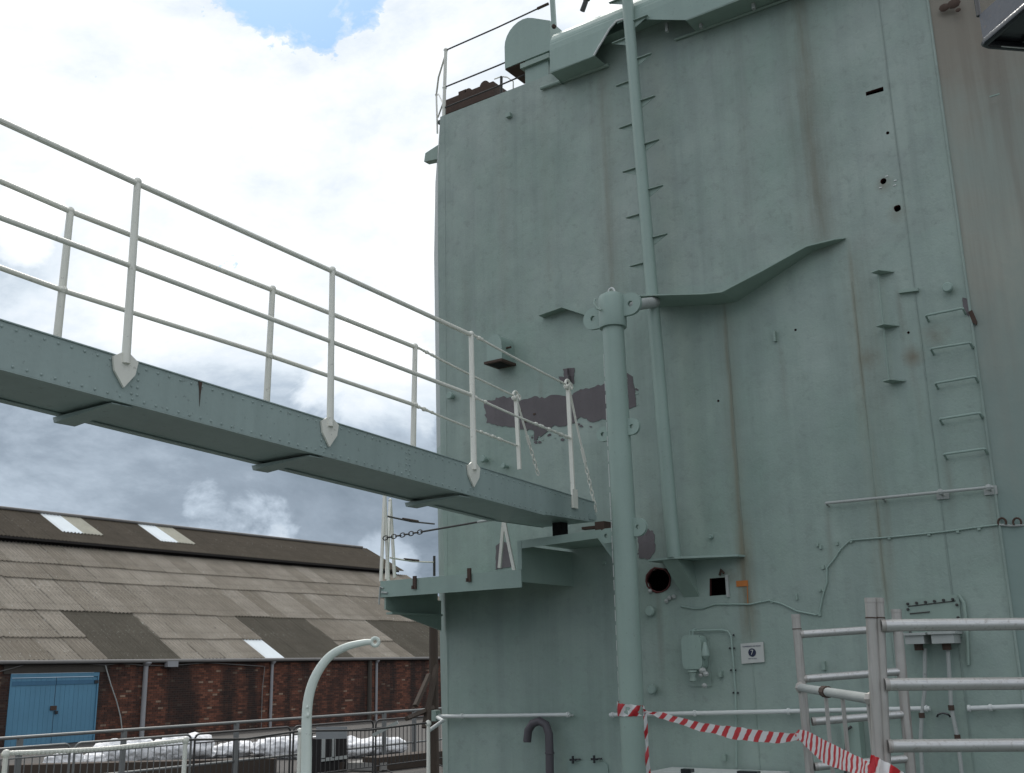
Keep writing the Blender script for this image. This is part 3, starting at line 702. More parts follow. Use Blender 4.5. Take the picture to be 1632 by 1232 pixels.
mb.tube([q+Vector((.02, 0, .04)), q+Vector((-.02, 0, .06)), q+Vector((-.03, 0, -.06)), q+Vector((-.03, 0, -.12))], .008, 6).tube([q, q+Vector((.08, 0, -.01))], .01, 6).build('shackle', M['bracket'], plat)

# trestle stanchions on the platform, with chain and wires
def trestle(pts_top, feet, label, name='trestle_stanchion', topball=.02):
    base = Vector((sum(f.x for f in feet)/len(feet), sum(f.y for f in feet)/len(feet), min(f.z for f in feet)))
    t = thing(name, base, label, 'stanchion')
    for f in feet: MB().bar(pts_top, f, .034, .016, up=(0, 1, 0)).build('leg', M['cream'], t)
    MB().ball(pts_top, topball).build('head', M['cream'], t)
    return t
T1 = Vector((PZ(615, 790, 0).x, 0, 0))
def PP(px, py, off): return W(px, py, off)
tA = trestle(PP(613, 785, .85), [W(607, 926, .90), W(619, 928, .86)], 'tall white A-shaped stanchion at the far left corner of the landing platform')
tB = trestle(PP(622, 797, .55), [W(629, 921, .62), W(616, 923, .80)], 'second slim white stanchion leaning just behind the corner one on the platform')
tC = trestle(PP(803, 828, .90), [W(796, 905, .84), W(820, 912, .90)], 'white A-shaped stanchion near the step of the landing platform')
def chain(a, b, n, r=.018, th=.0045, sag=0.0, mat='darksteel', name='chain', label='', cat='chain'):
    mb = MB(); a, b = Vector(a), Vector(b); d = (b-a); L = d.length; u = d.normalized()
    s1 = u.cross(Vector((0, 0, 1))).normalized(); s2 = u.cross(s1)
    for k in range(n):
        c = a+d*((k+.5)/n)-Vector((0, 0, sag*4*((k+.5)/n)*(1-(k+.5)/n))); s = s1 if k % 2 else s2; l = L/n*.62
        pts = []
        for i in range(11):
            t = 2*math.pi*i/10; pts.append(c+u*math.cos(t)*l+s*math.sin(t)*r)
        mb.tube(pts, th, 5, cap=False)
    return mb
cs, ce = PP(611, 858, .90), PP(802, 825, .90); cm = cs.lerp(ce, .42)
w1 = thing('chain_rail', cs, 'dark chain and rod rail slung across the platform between the white stanchions', 'chain')
chain(cs, cs.lerp(ce, .34), 9, .022, .006).build('chain', M['darksteel'], w1)
MB().tube([cs.lerp(ce, .33), cs.lerp(ce, .80)], .010, 7).build('rod', M['darksteel'], w1)
MB().tube([cs.lerp(ce, .80), ce], .014, 7).build('turnbuckle', M['bracket'], w1)
a, b = PP(618, 822, .6), Vector((-7.60, 10.6, 0)); 
def far_wire(p0, p1, label, mid=True):
    A = W(p0[0], p0[1], .55); B = PX(p1[0], p1[1], -7.66)
    A = PX(p0[0], p0[1], -7.5)
    t = thing('guard_wire', A, label, 'wire')
    MB().tube([A, A.lerp(B, .5)-Vector((0, 0, .01)), B], .009, 6).build('wire', M['darksteel'], t)
    MB().tube([A.lerp(B, .35), A.lerp(B, .5)], .016, 6).build('turnbuckle', M['rustbrown'], t)
def sidewire(p0, p1, label, white=False):
    A = W(p0[0], p0[1], .80); B = W(p1[0], p1[1], -.6)
    t = thing('guard_wire', A, label, 'wire')
    MB().tube([A, A.lerp(B, .5)-Vector((0, 0, .015)), B], .010, 6).build('wire', M['cream'] if white else M['darksteel'], t)
    MB().tube([A.lerp(B, .30), A.lerp(B, .62)], .014, 6).build('turnbuckle', M['rustbrown'], t)
sidewire((618, 823), (692, 835), 'thin dark upper guard wire from the corner stanchion round the ship corner')
sidewire((622, 889), (691, 896), 'low white guard wire with dark fitting behind the platform corner', True)
q = W(693, 888, -.6); st_b = q-Vector((0, 0, .35))
solo(MB().tube([W(692, 918, -.6), W(692, 886, -.6)], .016, 7), 'guard_stanchion', M['darksteel'], 'short dark upright close to the ship corner above the platform', 'stanchion')

# ------------------------------------------------------------------ gangway
GX = -5.27; GF = -5.87
def gz(y): return 4.575-.0505*(y-2.84)
G0, G1 = -1.2, 8.86
gang = thing('gangway', (-5.57, 8.7, 3.93), 'long riveted grey-green gangway bridge running from the left edge down to the ship', 'gangway')
def girder(x, side):
    h = lambda y: .250 if y < 8 else .250-(y-8)*.06
    mb = MB(); w = .010
    mb.prism([(x, G0, gz(G0)), (x, G1, gz(G1)), (x, G1, gz(G1)-.19), (x, 8.0, gz(8)-.245), (x, G0, gz(G0)-.262)], (-side*w, 0, 0))
    mb.build('side_girder', M['bridge'], gang, smooth=False)
    mb = MB()
    mb.bar((x-side*.02, G0, gz(G0)+.004), (x-side*.02, G1, gz(G1)+.004), .055, .007)
    mb.build('top_flange', M['bridge'], gang, smooth=False)
girder(GX, 1); girder(GF, -1)
mb = MB()
for row, (dz, dx) in enumerate(((-.028, .002), (-.228, .002))):
    y = .8
    while y < 8.75:
        z = gz(y)+dz
        if row and y > 8: z = gz(y)-.245+(y-8)*.06+.022
        c = Vector((GX+.0, y, z)); mb.lathe(c-Vector((.002, 0, 0)), (1, 0, 0), [(0, .0095), (.006, .008), (.009, .003)], 7); y += .082
for yy in (3.66, 3.70, 5.2, 5.24, 6.1, 6.14, 6.9, 6.94):
    for k in range(4): mb.lathe(Vector((GX-.002, yy, gz(yy)-.06-.045*k)), (1, 0, 0), [(0, .0095), (.006, .008), (.009, .003)], 7)
o = mb.build('rivets', M['bridge'], gang); o['kind'] = 'stuff'
mb = MB().prism([(GX-.012, G0, gz(G0)-.258), (GF+.012, G0, gz(G0)-.258), (GF+.012, 8.0, gz(8)-.241), (GX-.012, 8.0, gz(8)-.241)], (0, 0, .008)); mb.build('soffit_plate', M['bridge'], gang, smooth=False)
MB().prism([(GX-.012, 8.001, gz(8)-.241), (GF+.012, 8.001, gz(8)-.241), (GF+.012, G1, gz(G1)-.186), (GX-.012, G1, gz(G1)-.186)], (0, 0, .008)).build('end_soffit_plate', M['bridge'], gang, smooth=False)
MB().prism([(GX-.012, G0, gz(G0)-.03), (GF+.012, G0, gz(G0)-.03), (GF+.012, G1, gz(G1)-.03), (GX-.012, G1, gz(G1)-.03)], (0, 0, .01)).build('walkway_plate', M['deck'], gang, smooth=False)
MB().box((GF+.01, G1-.012, gz(G1)-.185), (GX-.01, G1, gz(G1)-.005)).build('end_plate', M['bridge'], gang, smooth=False)
for x, s in ((GX, 1), (GF, -1)):                      # angle irons under the edges
    MB().bar((x-s*.03, G0, gz(G0)-.266), (x-s*.03, 8.0, gz(8)-.249), .06, .007).build('bottom_flange', M['bridge'], gang, smooth=False)
for y in (1.95, 3.62, 5.18, 6.85):
    mb = MB(); zz = gz(y)-.268
    mb.prism([(GF-.004, y-.07, zz), (GX-.02, y-.07, zz), (GX-.02, y-.07, zz-.006), (GF+.16, y-.07, zz-.026), (GF+.012, y-.07, zz-.036)], (0, .14, 0))
    o = mb.build('cross_bearer', M['bridge'], gang, smooth=False)
mb = MB()
for y in (4.13,):
    mb.prism([(GX+.003, y, gz(y)-.001), (GX+.003, y+.03, gz(y)-.001), (GX+.003, y+.022, gz(y)-.07), (GX+.003, y+.018, gz(y)-.16), (GX+.003, y+.012, gz(y)-.07)], (.002, 0, 0))
mb.build('paint_run', M['rustbrown'], gang, smooth=False)
MB().box((-5.60, 8.62, 3.908), (-5.50, 8.74, gz(8.7)-.19)).build('bearing_block', M['hole'], gang)
MB().box((-5.02, 8.44, 3.925), (-4.92, 8.60, 4.02)).box((-5.26, 8.60, 3.985), (-4.95, 8.66, 4.01)).build('hook_plate', M['rustbrown'], gang)
MB().box((GX-.005, 8.75, 4.10), (GX+.012, 8.88, 4.15)).box((GX-.004, 8.80, 4.15), (GX+.008, 8.86, 4.20)).build('end_bracket', M['bridge'], gang)

# stanchions and rails (parts of the gangway)
def nst(y0, y1, zt, zb_): return y0
near = [(1.93, 5.74, 4.56), (3.597, 5.655, 4.523), (5.265, 5.585, 4.431), (6.93, 5.503, 4.348)]
for (y, zt, zb_) in near:
    mb = MB(); mb.tube([(GX+.018, y, zb_-.02), (GX+.005, y, zt)], [.026, .021], 12); mb.ball((GX+.005, y, zt), .026, n=10)
    mb.ball((GX+.005, y-.0, zt-.545), .026, n=8)
    mb.build('stanchion', M['cream'], gang)
    z0 = zb_-.055
    mb = MB().prism([(GX+.004, y-.085, z0+.06), (GX+.004, y-.03, z0+.095), (GX+.004, y+.03, z0+.095), (GX+.004, y+.085, z0+.06), (GX+.004, y+.07, z0-.02), (GX+.004, y, z0-.11), (GX+.004, y-.07, z0-.02)], (.016, 0, 0))
    mb.build('stanchion_palm', M['cream'], gang, smooth=False)
farr = [(1.75, 5.70, 4.60), (3.53, 5.602, 4.56), (5.225, 5.56, 4.47), (6.885, 5.496, 4.39)]
for (y, zt, zb_) in farr:
    mb = MB(); mb.tube([(GF-.005, y, zb_-.02), (GF+.02, y, zt)], [.026, .022], 12); mb.ball((GF+.02, y, zt), .026, n=10); mb.ball((GF+.02, y, zt-.53), .027, n=8); mb.build('stanchion', M['cream'], gang)
def rail(x, pts, r, name='rail'): MB().tube([(x, y, z) for y, z in pts], r, 10).build(name, M['cream'], gang)
rail(GX+.005, [(G0+.3, 5.866), (2.72, 5.686), (3.597, 5.643), (5.265, 5.573), (6.93, 5.493)], .0185)
rail(GX+.008, [(G0+.3, 5.29), (2.78, 5.136), (3.597, 5.107), (5.265, 5.037), (6.93, 4.962)], .0165)
rail(GF+.02, [(G0+.3, 5.80), (3.055, 5.630), (3.53, 5.598), (5.225, 5.548), (6.885, 5.486)], .0185)
rail(GF+.018, [(G0+.3, 5.25), (3.11, 5.095), (3.53, 5.068), (5.225, 5.031), (6.885, 4.963)], .0165)
def wire(A, B, bk=(), sag=.01, r=.0105):
    A, B = Vector(A), Vector(B); mb = MB(); n = 10
    mb.tube([A.lerp(B, k/n)-Vector((0, 0, 4*sag*(k/n)*(1-k/n))) for k in range(n+1)], r, 8)
    mb.build('guard_wire', M['cream'], gang)
    for (t0, t1) in bk:
        mb = MB(); a, b = A.lerp(B, t0), A.lerp(B, t1); d = (b-a); n = max(3, int(d.length/.035))
        for k in range(n+1):
            q = a+d*k/n-Vector((0, 0, sag*3*((t0+t1)/2)*(1-(t0+t1)/2)))
            if k % 3 != 1: mb.ball(q, random.uniform(.012, .021), (1, 1.5, 1), 7)
            else: mb.tube([q-d.normalized()*.03, q+d.normalized()*.03], .009, 6)
        mb.build('shackle', M['cream'], gang)['kind'] = 'stuff'
NP = PX(905, 614, GX); NPb = PX(914, 795, GX); FP = PX(822, 632, GF); FPb = PX(828, 748, GF)
N3 = Vector((GX+.008, 6.93, 5.503)); F3 = Vector((GF+.02, 6.885, 5.496))
wire(N3, NP, [(.02, .12)]); wire(F3, FP, [(.03, .2)])
wire(Vector((GX+.008, 6.93, 4.955)), PX(909, 698, GX), [(.03, .12), (.62, .97)]); wire(Vector((GF+.02, 6.885, 4.96)), PX(824, 710, GF), [(.03, .15), (.62, .97)])
for (tp_, bt, x) in ((NP, NPb, GX), (FP, FPb, GF)):
    MB().bar(tp_+Vector((0, 0, .0)), bt, .04, .02, up=(0, 1, 0)).build('end_post', M['cream'], gang)
    mb = MB(); mb.tube([tp_+Vector((0, math.cos(2*math.pi*k/12)*.042, math.sin(2*math.pi*k/12)*.042+.01)) for k in range(13)], .013, 8, cap=False); mb.tube([tp_+Vector((0, .05+math.cos(2*math.pi*k/12)*.03, math.sin(2*math.pi*k/12)*.03)) for k in range(13)], .010, 8, cap=False); mb.ball(tp_+Vector((0, -.03, -.02)), .028)
    mb.build('eye_ring', M['cream'], gang)
MB().box((GX+.004, NPb.y-.045, NPb.z-.09), (GX+.022, NPb.y+.045, NPb.z+.09)).build('post_foot', M['cream'], gang)
for (a, b, x) in ((NP, (950, 815), GX), (FP, (858, 757), GF)):
    B = PX(b[0], b[1], x); mb = MB(); mb.tube([a+Vector((0, .03, -.05)), a.lerp(B, .3), a.lerp(B, .62)], .011, 7); mb.build('stay', M['cream'], gang)
    mb = chain(a.lerp(B, .62), B, 9 if x == GX else 6, .015, .0065)
    q = a.lerp(B, .5); mb.tube([q, q.lerp(B, .22)], .017, 8)
    mb.build('shackle', M['cream'], gang)['kind'] = 'stuff'

# ------------------------------------------------------------------ wall fittings as things
def rungset():
    for i, (a, b) in enumerate((((1475, 503), (1534, 491)), ((1483, 556), (1546, 546)), ((1490, 611), (1554, 600)), ((1497, 668), (1561, 658)), ((1504, 724), (1569, 715)))):
        o_ = .09; A, B = W(*a, o_), W(*b, o_)
        if i == 0: t = thing('rung_ladder', W(1530, 730), 'ladder of five bare steel rungs welded to the ship wall beside the soot-stained plate', 'ladder'); globals()['rl'] = t
        mb = MB(); mb.tube([(A.x, 9.252, A.z-.03), (A.x, A.y+.01, A.z), A+Vector((.01, 0, 0)), B-Vector((.01, 0, 0)), (B.x, B.y+.01, B.z), (B.x, 9.252, B.z-.03)], .0105, 8)
        mb.build('rung', M['green_clean'], rl)
rungset()
A, B = W(1316, 802, .08), W(1584, 776, .08)
t = thing('grab_pipe', A, 'long thin grey-green horizontal grab pipe on four standoffs below the rung ladder', 'pipe')
MB().tube([A, B], .013, 10).build('pipe', M['bracket'], t)
for k in (0, .355, .70, .97):
    q = A.lerp(B, k); mb = MB().tube([(q.x, q.y, q.z), (q.x+.0, 9.251, q.z-.02)], .010, 7)
    if k in (.70, .97): mb.box((q.x-.05, 9.232, q.z-.05), (q.x+.05, 9.247, q.z+.02)); mb.ball((q.x, q.y, q.z), .028)
    mb.build('standoff', M['bracket'], t)
def hrail(p0, p1, zt, label, knobs=(), endleft=False):
    A, B = W(*p0, .09), W(*p1, .09); t = thing('hand_rail', (A+B)/2, label, 'handrail')
    MB().tube([A, B], .019, 12).build('rail', M['white_pipe'], t)
    for k in knobs:
        q = A.lerp(B, k); MB().lathe(q-Vector((.012, 0, 0)), (1, 0, 0), [(0, .02), (.004, .027), (.022, .027), (.026, .02)], 12).tube([q, (q.x, 9.25, q.z-.01)], .012, 8).build('rail_bracket', M['white_pipe'], t)
    return t
hrail((697, 1142), (908, 1139), 0, 'white horizontal handrail on the lower left of the ship wall above the hooked brown pipe', (.02, .2, .985))
hrail((972, 1139.5), (1482, 1129), 0, 'long white horizontal handrail passing behind the thick post and the tape', (.01, .3, .6, .99))
hrail((1543, 1129), (1690, 1124), 0, 'short white handrail at the lower right behind the scaffold tubes', (.01, .25, .99))

# electric cable
cab = thing('wall_cable', W(1170, 963), 'thin painted cable clipped in bends along the lower right of the ship wall', 'cable')
pts = [(1085, 966), (1105, 970), (1118, 970), (1140, 963), (1170, 963), (1195, 963), (1226, 957), (1245, 962), (1270, 974), (1300, 980), (1306, 978), (1311, 950), (1318, 928), (1318, 905), (1330, 890), (1340, 875), (1355, 861), (1420, 856), (1500, 848), (1560, 840), (1592, 836)]
MB().tube([W(x, y, .014) for x, y in pts], .0075, 7).build('cable', M['green_clean'], cab)
MB().tube([W(1592, 836, .02), W(1612, 838, -.0), W(1660, 836, -.1)], .009, 7).build('cable_tail', M['bracket'], cab)
for (px, py) in ((1356, 861), (1417, 856), (1480, 850), (1526, 845), (1560, 841), (1230, 957), (1311, 903), (1306, 978)):
    q = W(px, py, .015); MB().box((q.x-.012, q.y-.004, q.z-.02), (q.x+.012, 9.249, q.z+.012)).build('clip', M['green'], cab)
for (px, py) in ((1598, 833), (1622, 833)):
    q = W(px, py, .0); mb = MB(); mb.tube([q+Vector((math.cos(a)*.03, -.02, math.sin(a)*.035)) for a in [math.pi*k/6 for k in range(-1, 8)]], .009, 6); mb.build('clamp', M['rustbrown'], cab)

# hood vents: rounded cowl open at the bottom
def cowl(name, c, w, d, h, label, up_neck=0, mat='green_clean'):
    """c: top centre at wall/back; hood bends over towards -y"""
    t = thing(name, c-Vector((0, 0, h)), label, 'vent'); n = 9; mb = MB(); outl = []
    for k in range(n+1):
        a = math.pi/2*k/n*2; outl.append((-math.cos(a), math.sin(a)))
    R = d/2; pts = [(-d, -h)] + [(-R-R*math.cos(math.pi-a)*1, 0) for a in ()]
    prof_ = [(0.0, -h*.62)] + [(-R+R*math.cos(math.pi*k/n), -R*.9+R*.9*math.sin(math.pi*k/n)) for k in range(n+1)] + [(-d, -h)]
    for (p0, p1) in zip(prof_[:-1], prof_[1:]):
        mb.quad(c+Vector((-w/2, p0[0], p0[1])), c+Vector((w/2, p0[0], p0[1])), c+Vector((w/2, p1[0], p1[1])), c+Vector((-w/2, p1[0], p1[1])))
    for s in (-1, 1):
        mb.quad(*[c+Vector((s*w/2, a, b)) for a, b in prof_])
    mb.build('hood', M[mat], t, sharp=45)
    return t
# small one on the wall by the gangway rail
cv = W(792, 540, .0); w_ = .22
t = thing('hood_vent', W(790, 582), 'small round-topped hood vent with rusty open mouth on the ship wall behind the gangway rail', 'vent')
c = Vector((W(795, 541, .15).x, 9.25, W(790, 537, .15).z)); HW = .10; D = .24; n = 10
mb = MB(); prof_ = [(0, 0)]
arc = [(HW*math.cos(a), HW*1.25*math.sin(a)) for a in [math.pi*k/n for k in range(n+1)]]
zc = c.z-HW*1.25; hh = .17
out = [(HW, -hh)] + arc + [(-HW, -hh)]
for (p0, p1) in zip(out[:-1], out[1:]):
    mb.quad((c.x+p0[0], 9.249, zc+p0[1]), (c.x+p0[0], 9.25-D, zc+p0[1]), (c.x+p1[0], 9.25-D, zc+p1[1]), (c.x+p1[0], 9.249, zc+p1[1]))
mb.quad(*[(c.x+a, 9.25-D, zc+b) for a, b in out])
mb.build('hood', M['green_clean'], t, sharp=40)
MB().box((c.x-HW-.02, 9.25-D-.03, zc-hh-.03), (c.x+HW+.02, 9.245, zc-hh-.004)).build('mouth_flange', M['rustbrown'], t)
MB().box((c.x-HW+.02, 9.25-D+.01, zc-hh-.034), (c.x+HW-.02, 9.2, zc-hh-.031)).build('mouth', M['hole'], t)
MB().tube([(c.x+HW, 9.1, zc-.03), (c.x+HW+.06, 9.1, zc-.03)], .012, 8).build('handle', M['rustbrown'], t)

# big cowl on the upper deck
def top_cowl():
    a = W(863, 108, -.15); bx = a.x; y0 = a.y
    t = thing('cowl_vent', (bx, y0, TOP), 'large grey-green hooded cowl ventilator standing on the upper deck beside the bulwark', 'vent')
    cx = bx+.02; 
    mb = MB(); mb.box((cx-.16, y0-.14, TOP+.002), (cx+.16, y0+.16, TOP+.32)); mb.build('trunk', M['green_clean'], t)
    MB().box((cx-.20, y0-.18, TOP+.20), (cx+.20, y0+.20, TOP+.26)).build('flange', M['green'], t)
    # hood: D-shaped outline extruded across, mouth facing down-left
    zt = W(845, 36, -.1).z; zl = W(830, 100, .0).z; R = .27
    outl = [(-.43, zl)] + [(-.16+R*math.cos(math.pi-a)*1.0, zt-R+R*math.sin(a)) for a in [math.pi*k/12 for k in range(0, 9)]] + [(.22, zt-.17), (.22, TOP+.30), (-.14, TOP+.30)]
    mb = MB().prism([(cx+a, y0-.16, b) for a, b in outl], (0, .42, 0)); mb.build('hood', M['green_clean'], t, sharp=30)
    MB().prism([(cx-.435, y0-.15, zl-.003), (cx-.15, y0-.15, TOP+.292), (cx-.15, y0+.25, TOP+.292), (cx-.435, y0+.25, zl-.003)], (-.002, 0, -.006)).build('mouth', M['rustbrown'], t, smooth=False)
top_cowl()

# upper deck guard rail
gt, gm, gb = W(710.5, 80, -.05), W(708.5, 140, -.05), W(707, 187, -.05)
t = thing('upper_guard_rail', (gb.x, gb.y, TOP), 'thin white stanchion and wire guard rail round the upper deck corner', 'railing')
MB().tube([(gb.x, gb.y, TOP), gt], .022, 10).ball(gt, .03).ball(gm, .03).build('stanchion', M['cream'], t)
q0, q1, q2 = W(708.5, 92, -.05), W(695.5, 151, -.3), W(697, 188, -.3)
MB().tube([q0, q0.lerp(q1, .5)+Vector((-.03, 0, 0)), q1, (q2.x, q2.y, TOP)], .012, 7).ball(q1, .02).build('side_wire', M['cream'], t)
MB().tube([W(699, 150, -.25), W(706, 165, -.1), W(698, 187, -.25)], .010, 6).build('side_wire', M['cream'], t)
for (a, b) in (((711, 80), (874, 6)), ((709, 139), (876, 69)), ((708, 172), (876, 102))):
    MB().tube([W(*a, -.05), W((a[0]+b[0])/2, (a[1]+b[1])/2+1, -.05), W(*b, -.05)], .010, 7).build('wire', M['darksteel'], t)
    A, B = W(*a, -.05), W(*b, -.05); MB().tube([A.lerp(B, .9), B], .018, 7).build('turnbuckle', M['rustbrown'], t)
A, B = W(878, -40, -.02), W(883, 42, .05); MB().bar(A, B, .055, .03, up=(0, 1, 0)).build('stanchion', M['green_clean'], t)
MB().ball(B, .03).build('foot_bolt', M['rustbrown'], t)

# brown engine-like block on the upper deck
bb = [W(712, 186, -.35), W(795, 150, -.35)]
t = thing('rusty_deck_gear', (bb[0].lerp(bb[1], .5).x, 9.6, TOP), 'rusty brown ribbed deck machinery on the upper deck behind the guard wires', 'machinery')
zlo = W(715, 168, -.35).z; zhi = W(760, 138, -.35).z
x0, x1 = W(712, 165, -.35).x, W(790, 140, -.35).x; zt = W(788, 128, -.35).z
MB().box((x0, 9.55, zt-.22), (x1, 9.9, zt-.04)).build('casing', M['rustbrown'], t)
MB().box((x0, 9.52, TOP+.20), (x1+.03, 9.56, TOP+.34)).build('lower_beam', M['rustbrown'], t)
MB().box((x0+.22, 9.56, zt-.04), (x0+.34, 9.7, zt+.01)).build('valve_cover', M['rustbrown'], t)
for k in range(2):
    xx = x0+(x1-x0)*(.48+.33*k); MB().tube([(xx, 9.56, zt-.05), (xx, 9.9, zt-.05)], .058+.014*k, 14).build('rib', M['rustbrown'], t)
for xx in (x0+.01, x0+.16, x0+.32, x1-.02):
    MB().box((xx, 9.57, TOP), (xx+.04, 9.61, zt-.2)).build('leg', M['rustbrown'], t)
mb = MB(); A = W(798, 146, -.3); B = W(799, 122, -.3); C_ = W(818, 130, -.3)
t2 = thing('deck_hoop', (A.x, A.y, TOP), 'small thin hooped rail beside the rusty deck machinery', 'rail')
MB().tube([A-Vector((0, 0, .2)), B], .018, 7).build('upright', M['darksteel'], t2)
MB().tube([W(788, 126, -.3), B, W(808, 123, -.3), C_, W(818, 150, -.3)], .008, 6).build('hoop', M['cream'], t2)
# small dark cleat above the bulwark
q = W(931, 4, -.1); solo(MB().tube([q+Vector((-.03, 0, -.10)), q+Vector((.02, 0, .0)), q+Vector((.03, 0, .10))], .03, 8).ball(q+Vector((.05, 0, .03)), .035), 'rope_cleat', M['darksteel'], 'small dark cleat on top of the rounded bulwark at the upper edge', 'cleat')
# light bracket on the side
q = W(686, 250, -.15)
solo(MB().prism([(q.x-.07, 9.36, q.z-.06), (q.x-.05, 9.36, q.z+.05), (q.x+.16, 9.36, q.z+.10), (q.x+.16, 9.36, q.z-.09)], (0, .1, 0)), 'navigation_box', M['green'], 'little grey box fixed high on the ship corner edge', 'box')

# hooked brown pipe
hp = [(876, 1300), (876, 1205), (875, 1170), (870, 1155), (860, 1149), (849, 1153), (842, 1164), (840, 1182)]
P_ = [W(x, y, .14) for x, y in hp]; P_[0].z = DECK
t = thing('hooked_pipe', P_[0], 'brown swan-neck vent pipe bent over like a walking stick at the bottom of the wall', 'pipe')
MB().tube(P_, .041, 16).build('pipe', M['brownpipe'], t, sharp=60)
q = W(876, 1202, .14); MB().lathe(q, (0, 0, 1), [(0, .043), (.002, .047), (.02, .047), (.022, .043)], 16).build('joint', M['brownpipe'], t)
q = P_[-1]; MB().lathe(q+Vector((0, 0, -.002)), (0, 0, -1), [(0, .036), (.003, .034)], 14).build('mouth', M['hole'], t)

# access plate with two wing nuts
a, b = W(905, 1212, .015), W(972, 1300, .015)
t = thing('access_cover', (a.lerp(b, .5).x, 9.25, DECK+.1), 'rounded green cover plate with two black wing screws low on the wall', 'cover')
r = .05; pl = []
for (cx, cz, a0) in ((a.x+r, a.z-r, 90), (b.x-r, a.z-r, 0)):
    for k in range(5): an = rad(a0+90-90*k/4) if a0 == 90 else rad(90-90*k/4); pl.append((cx+math.cos(an)*r, 9.233, cz+math.sin(an)*r))
pl += [(b.x, 9.233, DECK+.1), (a.x, 9.233, DECK+.1)]
MB().prism(pl, (0, .016, 0)).build('plate', M['green_clean'], t, smooth=False)
for (px, py) in ((913, 1211), (947, 1210)):
    q = W(px, py, .06); MB().bar(q-Vector((.035, 0, 0)), q+Vector((.035, 0, 0)), .015, .018).bar(q-Vector((0, 0, .035)), q+Vector((0, 0, .035)), .015, .018, up=(0, 1, 0)).tube([q, (q.x+.06, 9.235, q.z+.004)], .008, 7).build('wing_screw', M['black'], t)

# junction box with conduit and bell lamp
q = W(1105, 1040, .10); bw, bh = .105, .155
t = thing('junction_box', (q.x, 9.25, q.z-.3), 'grey-green rounded electrical box with bent conduit left of the numbered sign', 'box')
out = []
for (sx2, sz, a0) in ((1, 1, 0), (-1, 1, 90), (-1, -1, 180), (1, -1, 270)):
    for k in range(5): a = rad(a0+90*k/4); out.append((q.x+sx2*(bw-.05)+math.cos(a)*.05, 9.25-.12, q.z+sz*(bh-.06)+math.sin(a)*.06))
MB().prism(out, (0, .10, 0)).build('case', M['green_clean'], t, sharp=50)
MB().prism([Vector((p[0], 9.25-.135, p[2]))*1 + Vector(((q.x-p[0])*.06, 0, (q.z-p[2])*.06)) for p in out], (0, .014, 0)).build('lid', M['green_clean'], t, sharp=50)
MB().prism([(q.x-.10, 9.235, q.z-.30), (q.x+.12, 9.235, q.z-.30), (q.x+.12, 9.235, q.z+.1), (q.x-.10, 9.235, q.z+.1)], (0, .013, 0)).build('back_plate', M['wall'], t, smooth=False)
c1 = [W(1104, 1014, .07), W(1104, 1006, .07), W(1112, 1005, .05), (W(1150, 1004, .03)), W(1160, 1006, .03), W(1165, 1014, .03), W(1169, 1060, .03), W(1172, 1100, .03), W(1174, 1222, .03)]
MB().tube(c1, .009, 8).build('conduit', M['green_clean'], t)
c2 = [W(1100, 1014, .07), W(1099, 1006, .06), W(1110, 1002, .03)]; MB().tube(c2, .008, 8).build('conduit', M['green_clean'], t)
g = q+Vector((.12, -.02, -.03)); MB().lathe(g+Vector((.01, 0, .12)), (0, 0, -1), [(0, .012), (.03, .022), (.09, .035), (.12, .038), (.15, .012)], 12).build('gland', M['green_clean'], t)
MB().lathe(q+Vector((.0, -.04, -bh-.002)), (0, 0, -1), [(0, .04), (.012, .045), (.02, .035), (.05, .028), (.09, .034), (.10, .022)], 12).build('bottom_gland', M['green'], t)
for (dx, dz, r_) in ((.09, -.16, .03), (.12, -.19, .025), (.07, -.20, .02), (.10, -.29, .022)):
    MB().ball(q+Vector((dx, -.02, dz)), r_, (1.2, 1, 1), 9).build('fitting', M['bracket'], t)
MB().box((q.x-.04, 9.25-.145, q.z-bh-.028), (q.x+.02, 9.25-.13, q.z-bh-.008)).build('label_plate', M['hole'], t)
for (px, py) in ((1163, 1033), (1170, 1033), (1165, 1068), (1172, 1068), (1169, 1104), (1176, 1104), (1169, 1012)):
    z = W(px, py, .015); MB().ball(z, .010, n=7).build('screw', M['black'], t)

# numbered sign
a, b, c_, d = W(1180, 1026, .02), W(1216, 1023, .02), W(1218, 1055, .02), W(1182, 1058, .02)
t = thing('number_sign', (a.x, 9.25, d.z), 'small white square sign with number 7 in a dark disc on the ship wall', 'sign')
MB().prism([d, c_, b, a], (0, .012, 0)).build('plate', M['signwhite'], t, smooth=False)
ctr = (a+b+c_+d)/4+Vector((0, -.001, .003)); ctr.y = 9.2265
MB().lathe(ctr, (0, 1, 0), [(0, .036), (.0025, .036)], 28).build('disc', M['signblue'], t)
def text(body, loc, size, mat, parent, name, sx=1.0):
    cu = bpy.data.curves.new(name, 'FONT'); cu.body = body; cu.size = size; cu.extrude = .0006; cu.align_x = 'CENTER'; cu.align_y = 'CENTER'
    to = bpy.data.objects.new('tmp', cu); COL.objects.link(to); dg = bpy.context.evaluated_depsgraph_get(); me = bpy.data.meshes.new_from_object(to.evaluated_get(dg))
    bpy.data.objects.remove(to); me.materials.clear(); me.materials.append(mat); me.name = name
    o = bpy.data.objects.new(name, me); COL.objects.link(o); o.parent = parent; o.rotation_euler = (rad(90), rad(-1), 0); o.scale = (sx, 1, 1)
    o.location = Vector(loc)-parent_loc(parent); return o
text('7', ctr+Vector((0, -.002, 0)), .060, M['signwhite'], t, 'numeral')
text('COMPRESSED AIR ROOM', ctr+Vector((-.002, .0005, .054)), .0155, M['signgrey'], t, 'heading')
text('PRESS FOR AUDIO', ctr+Vector((0, .0005, -.052)), .010, M['signgrey'], t, 'small_print')
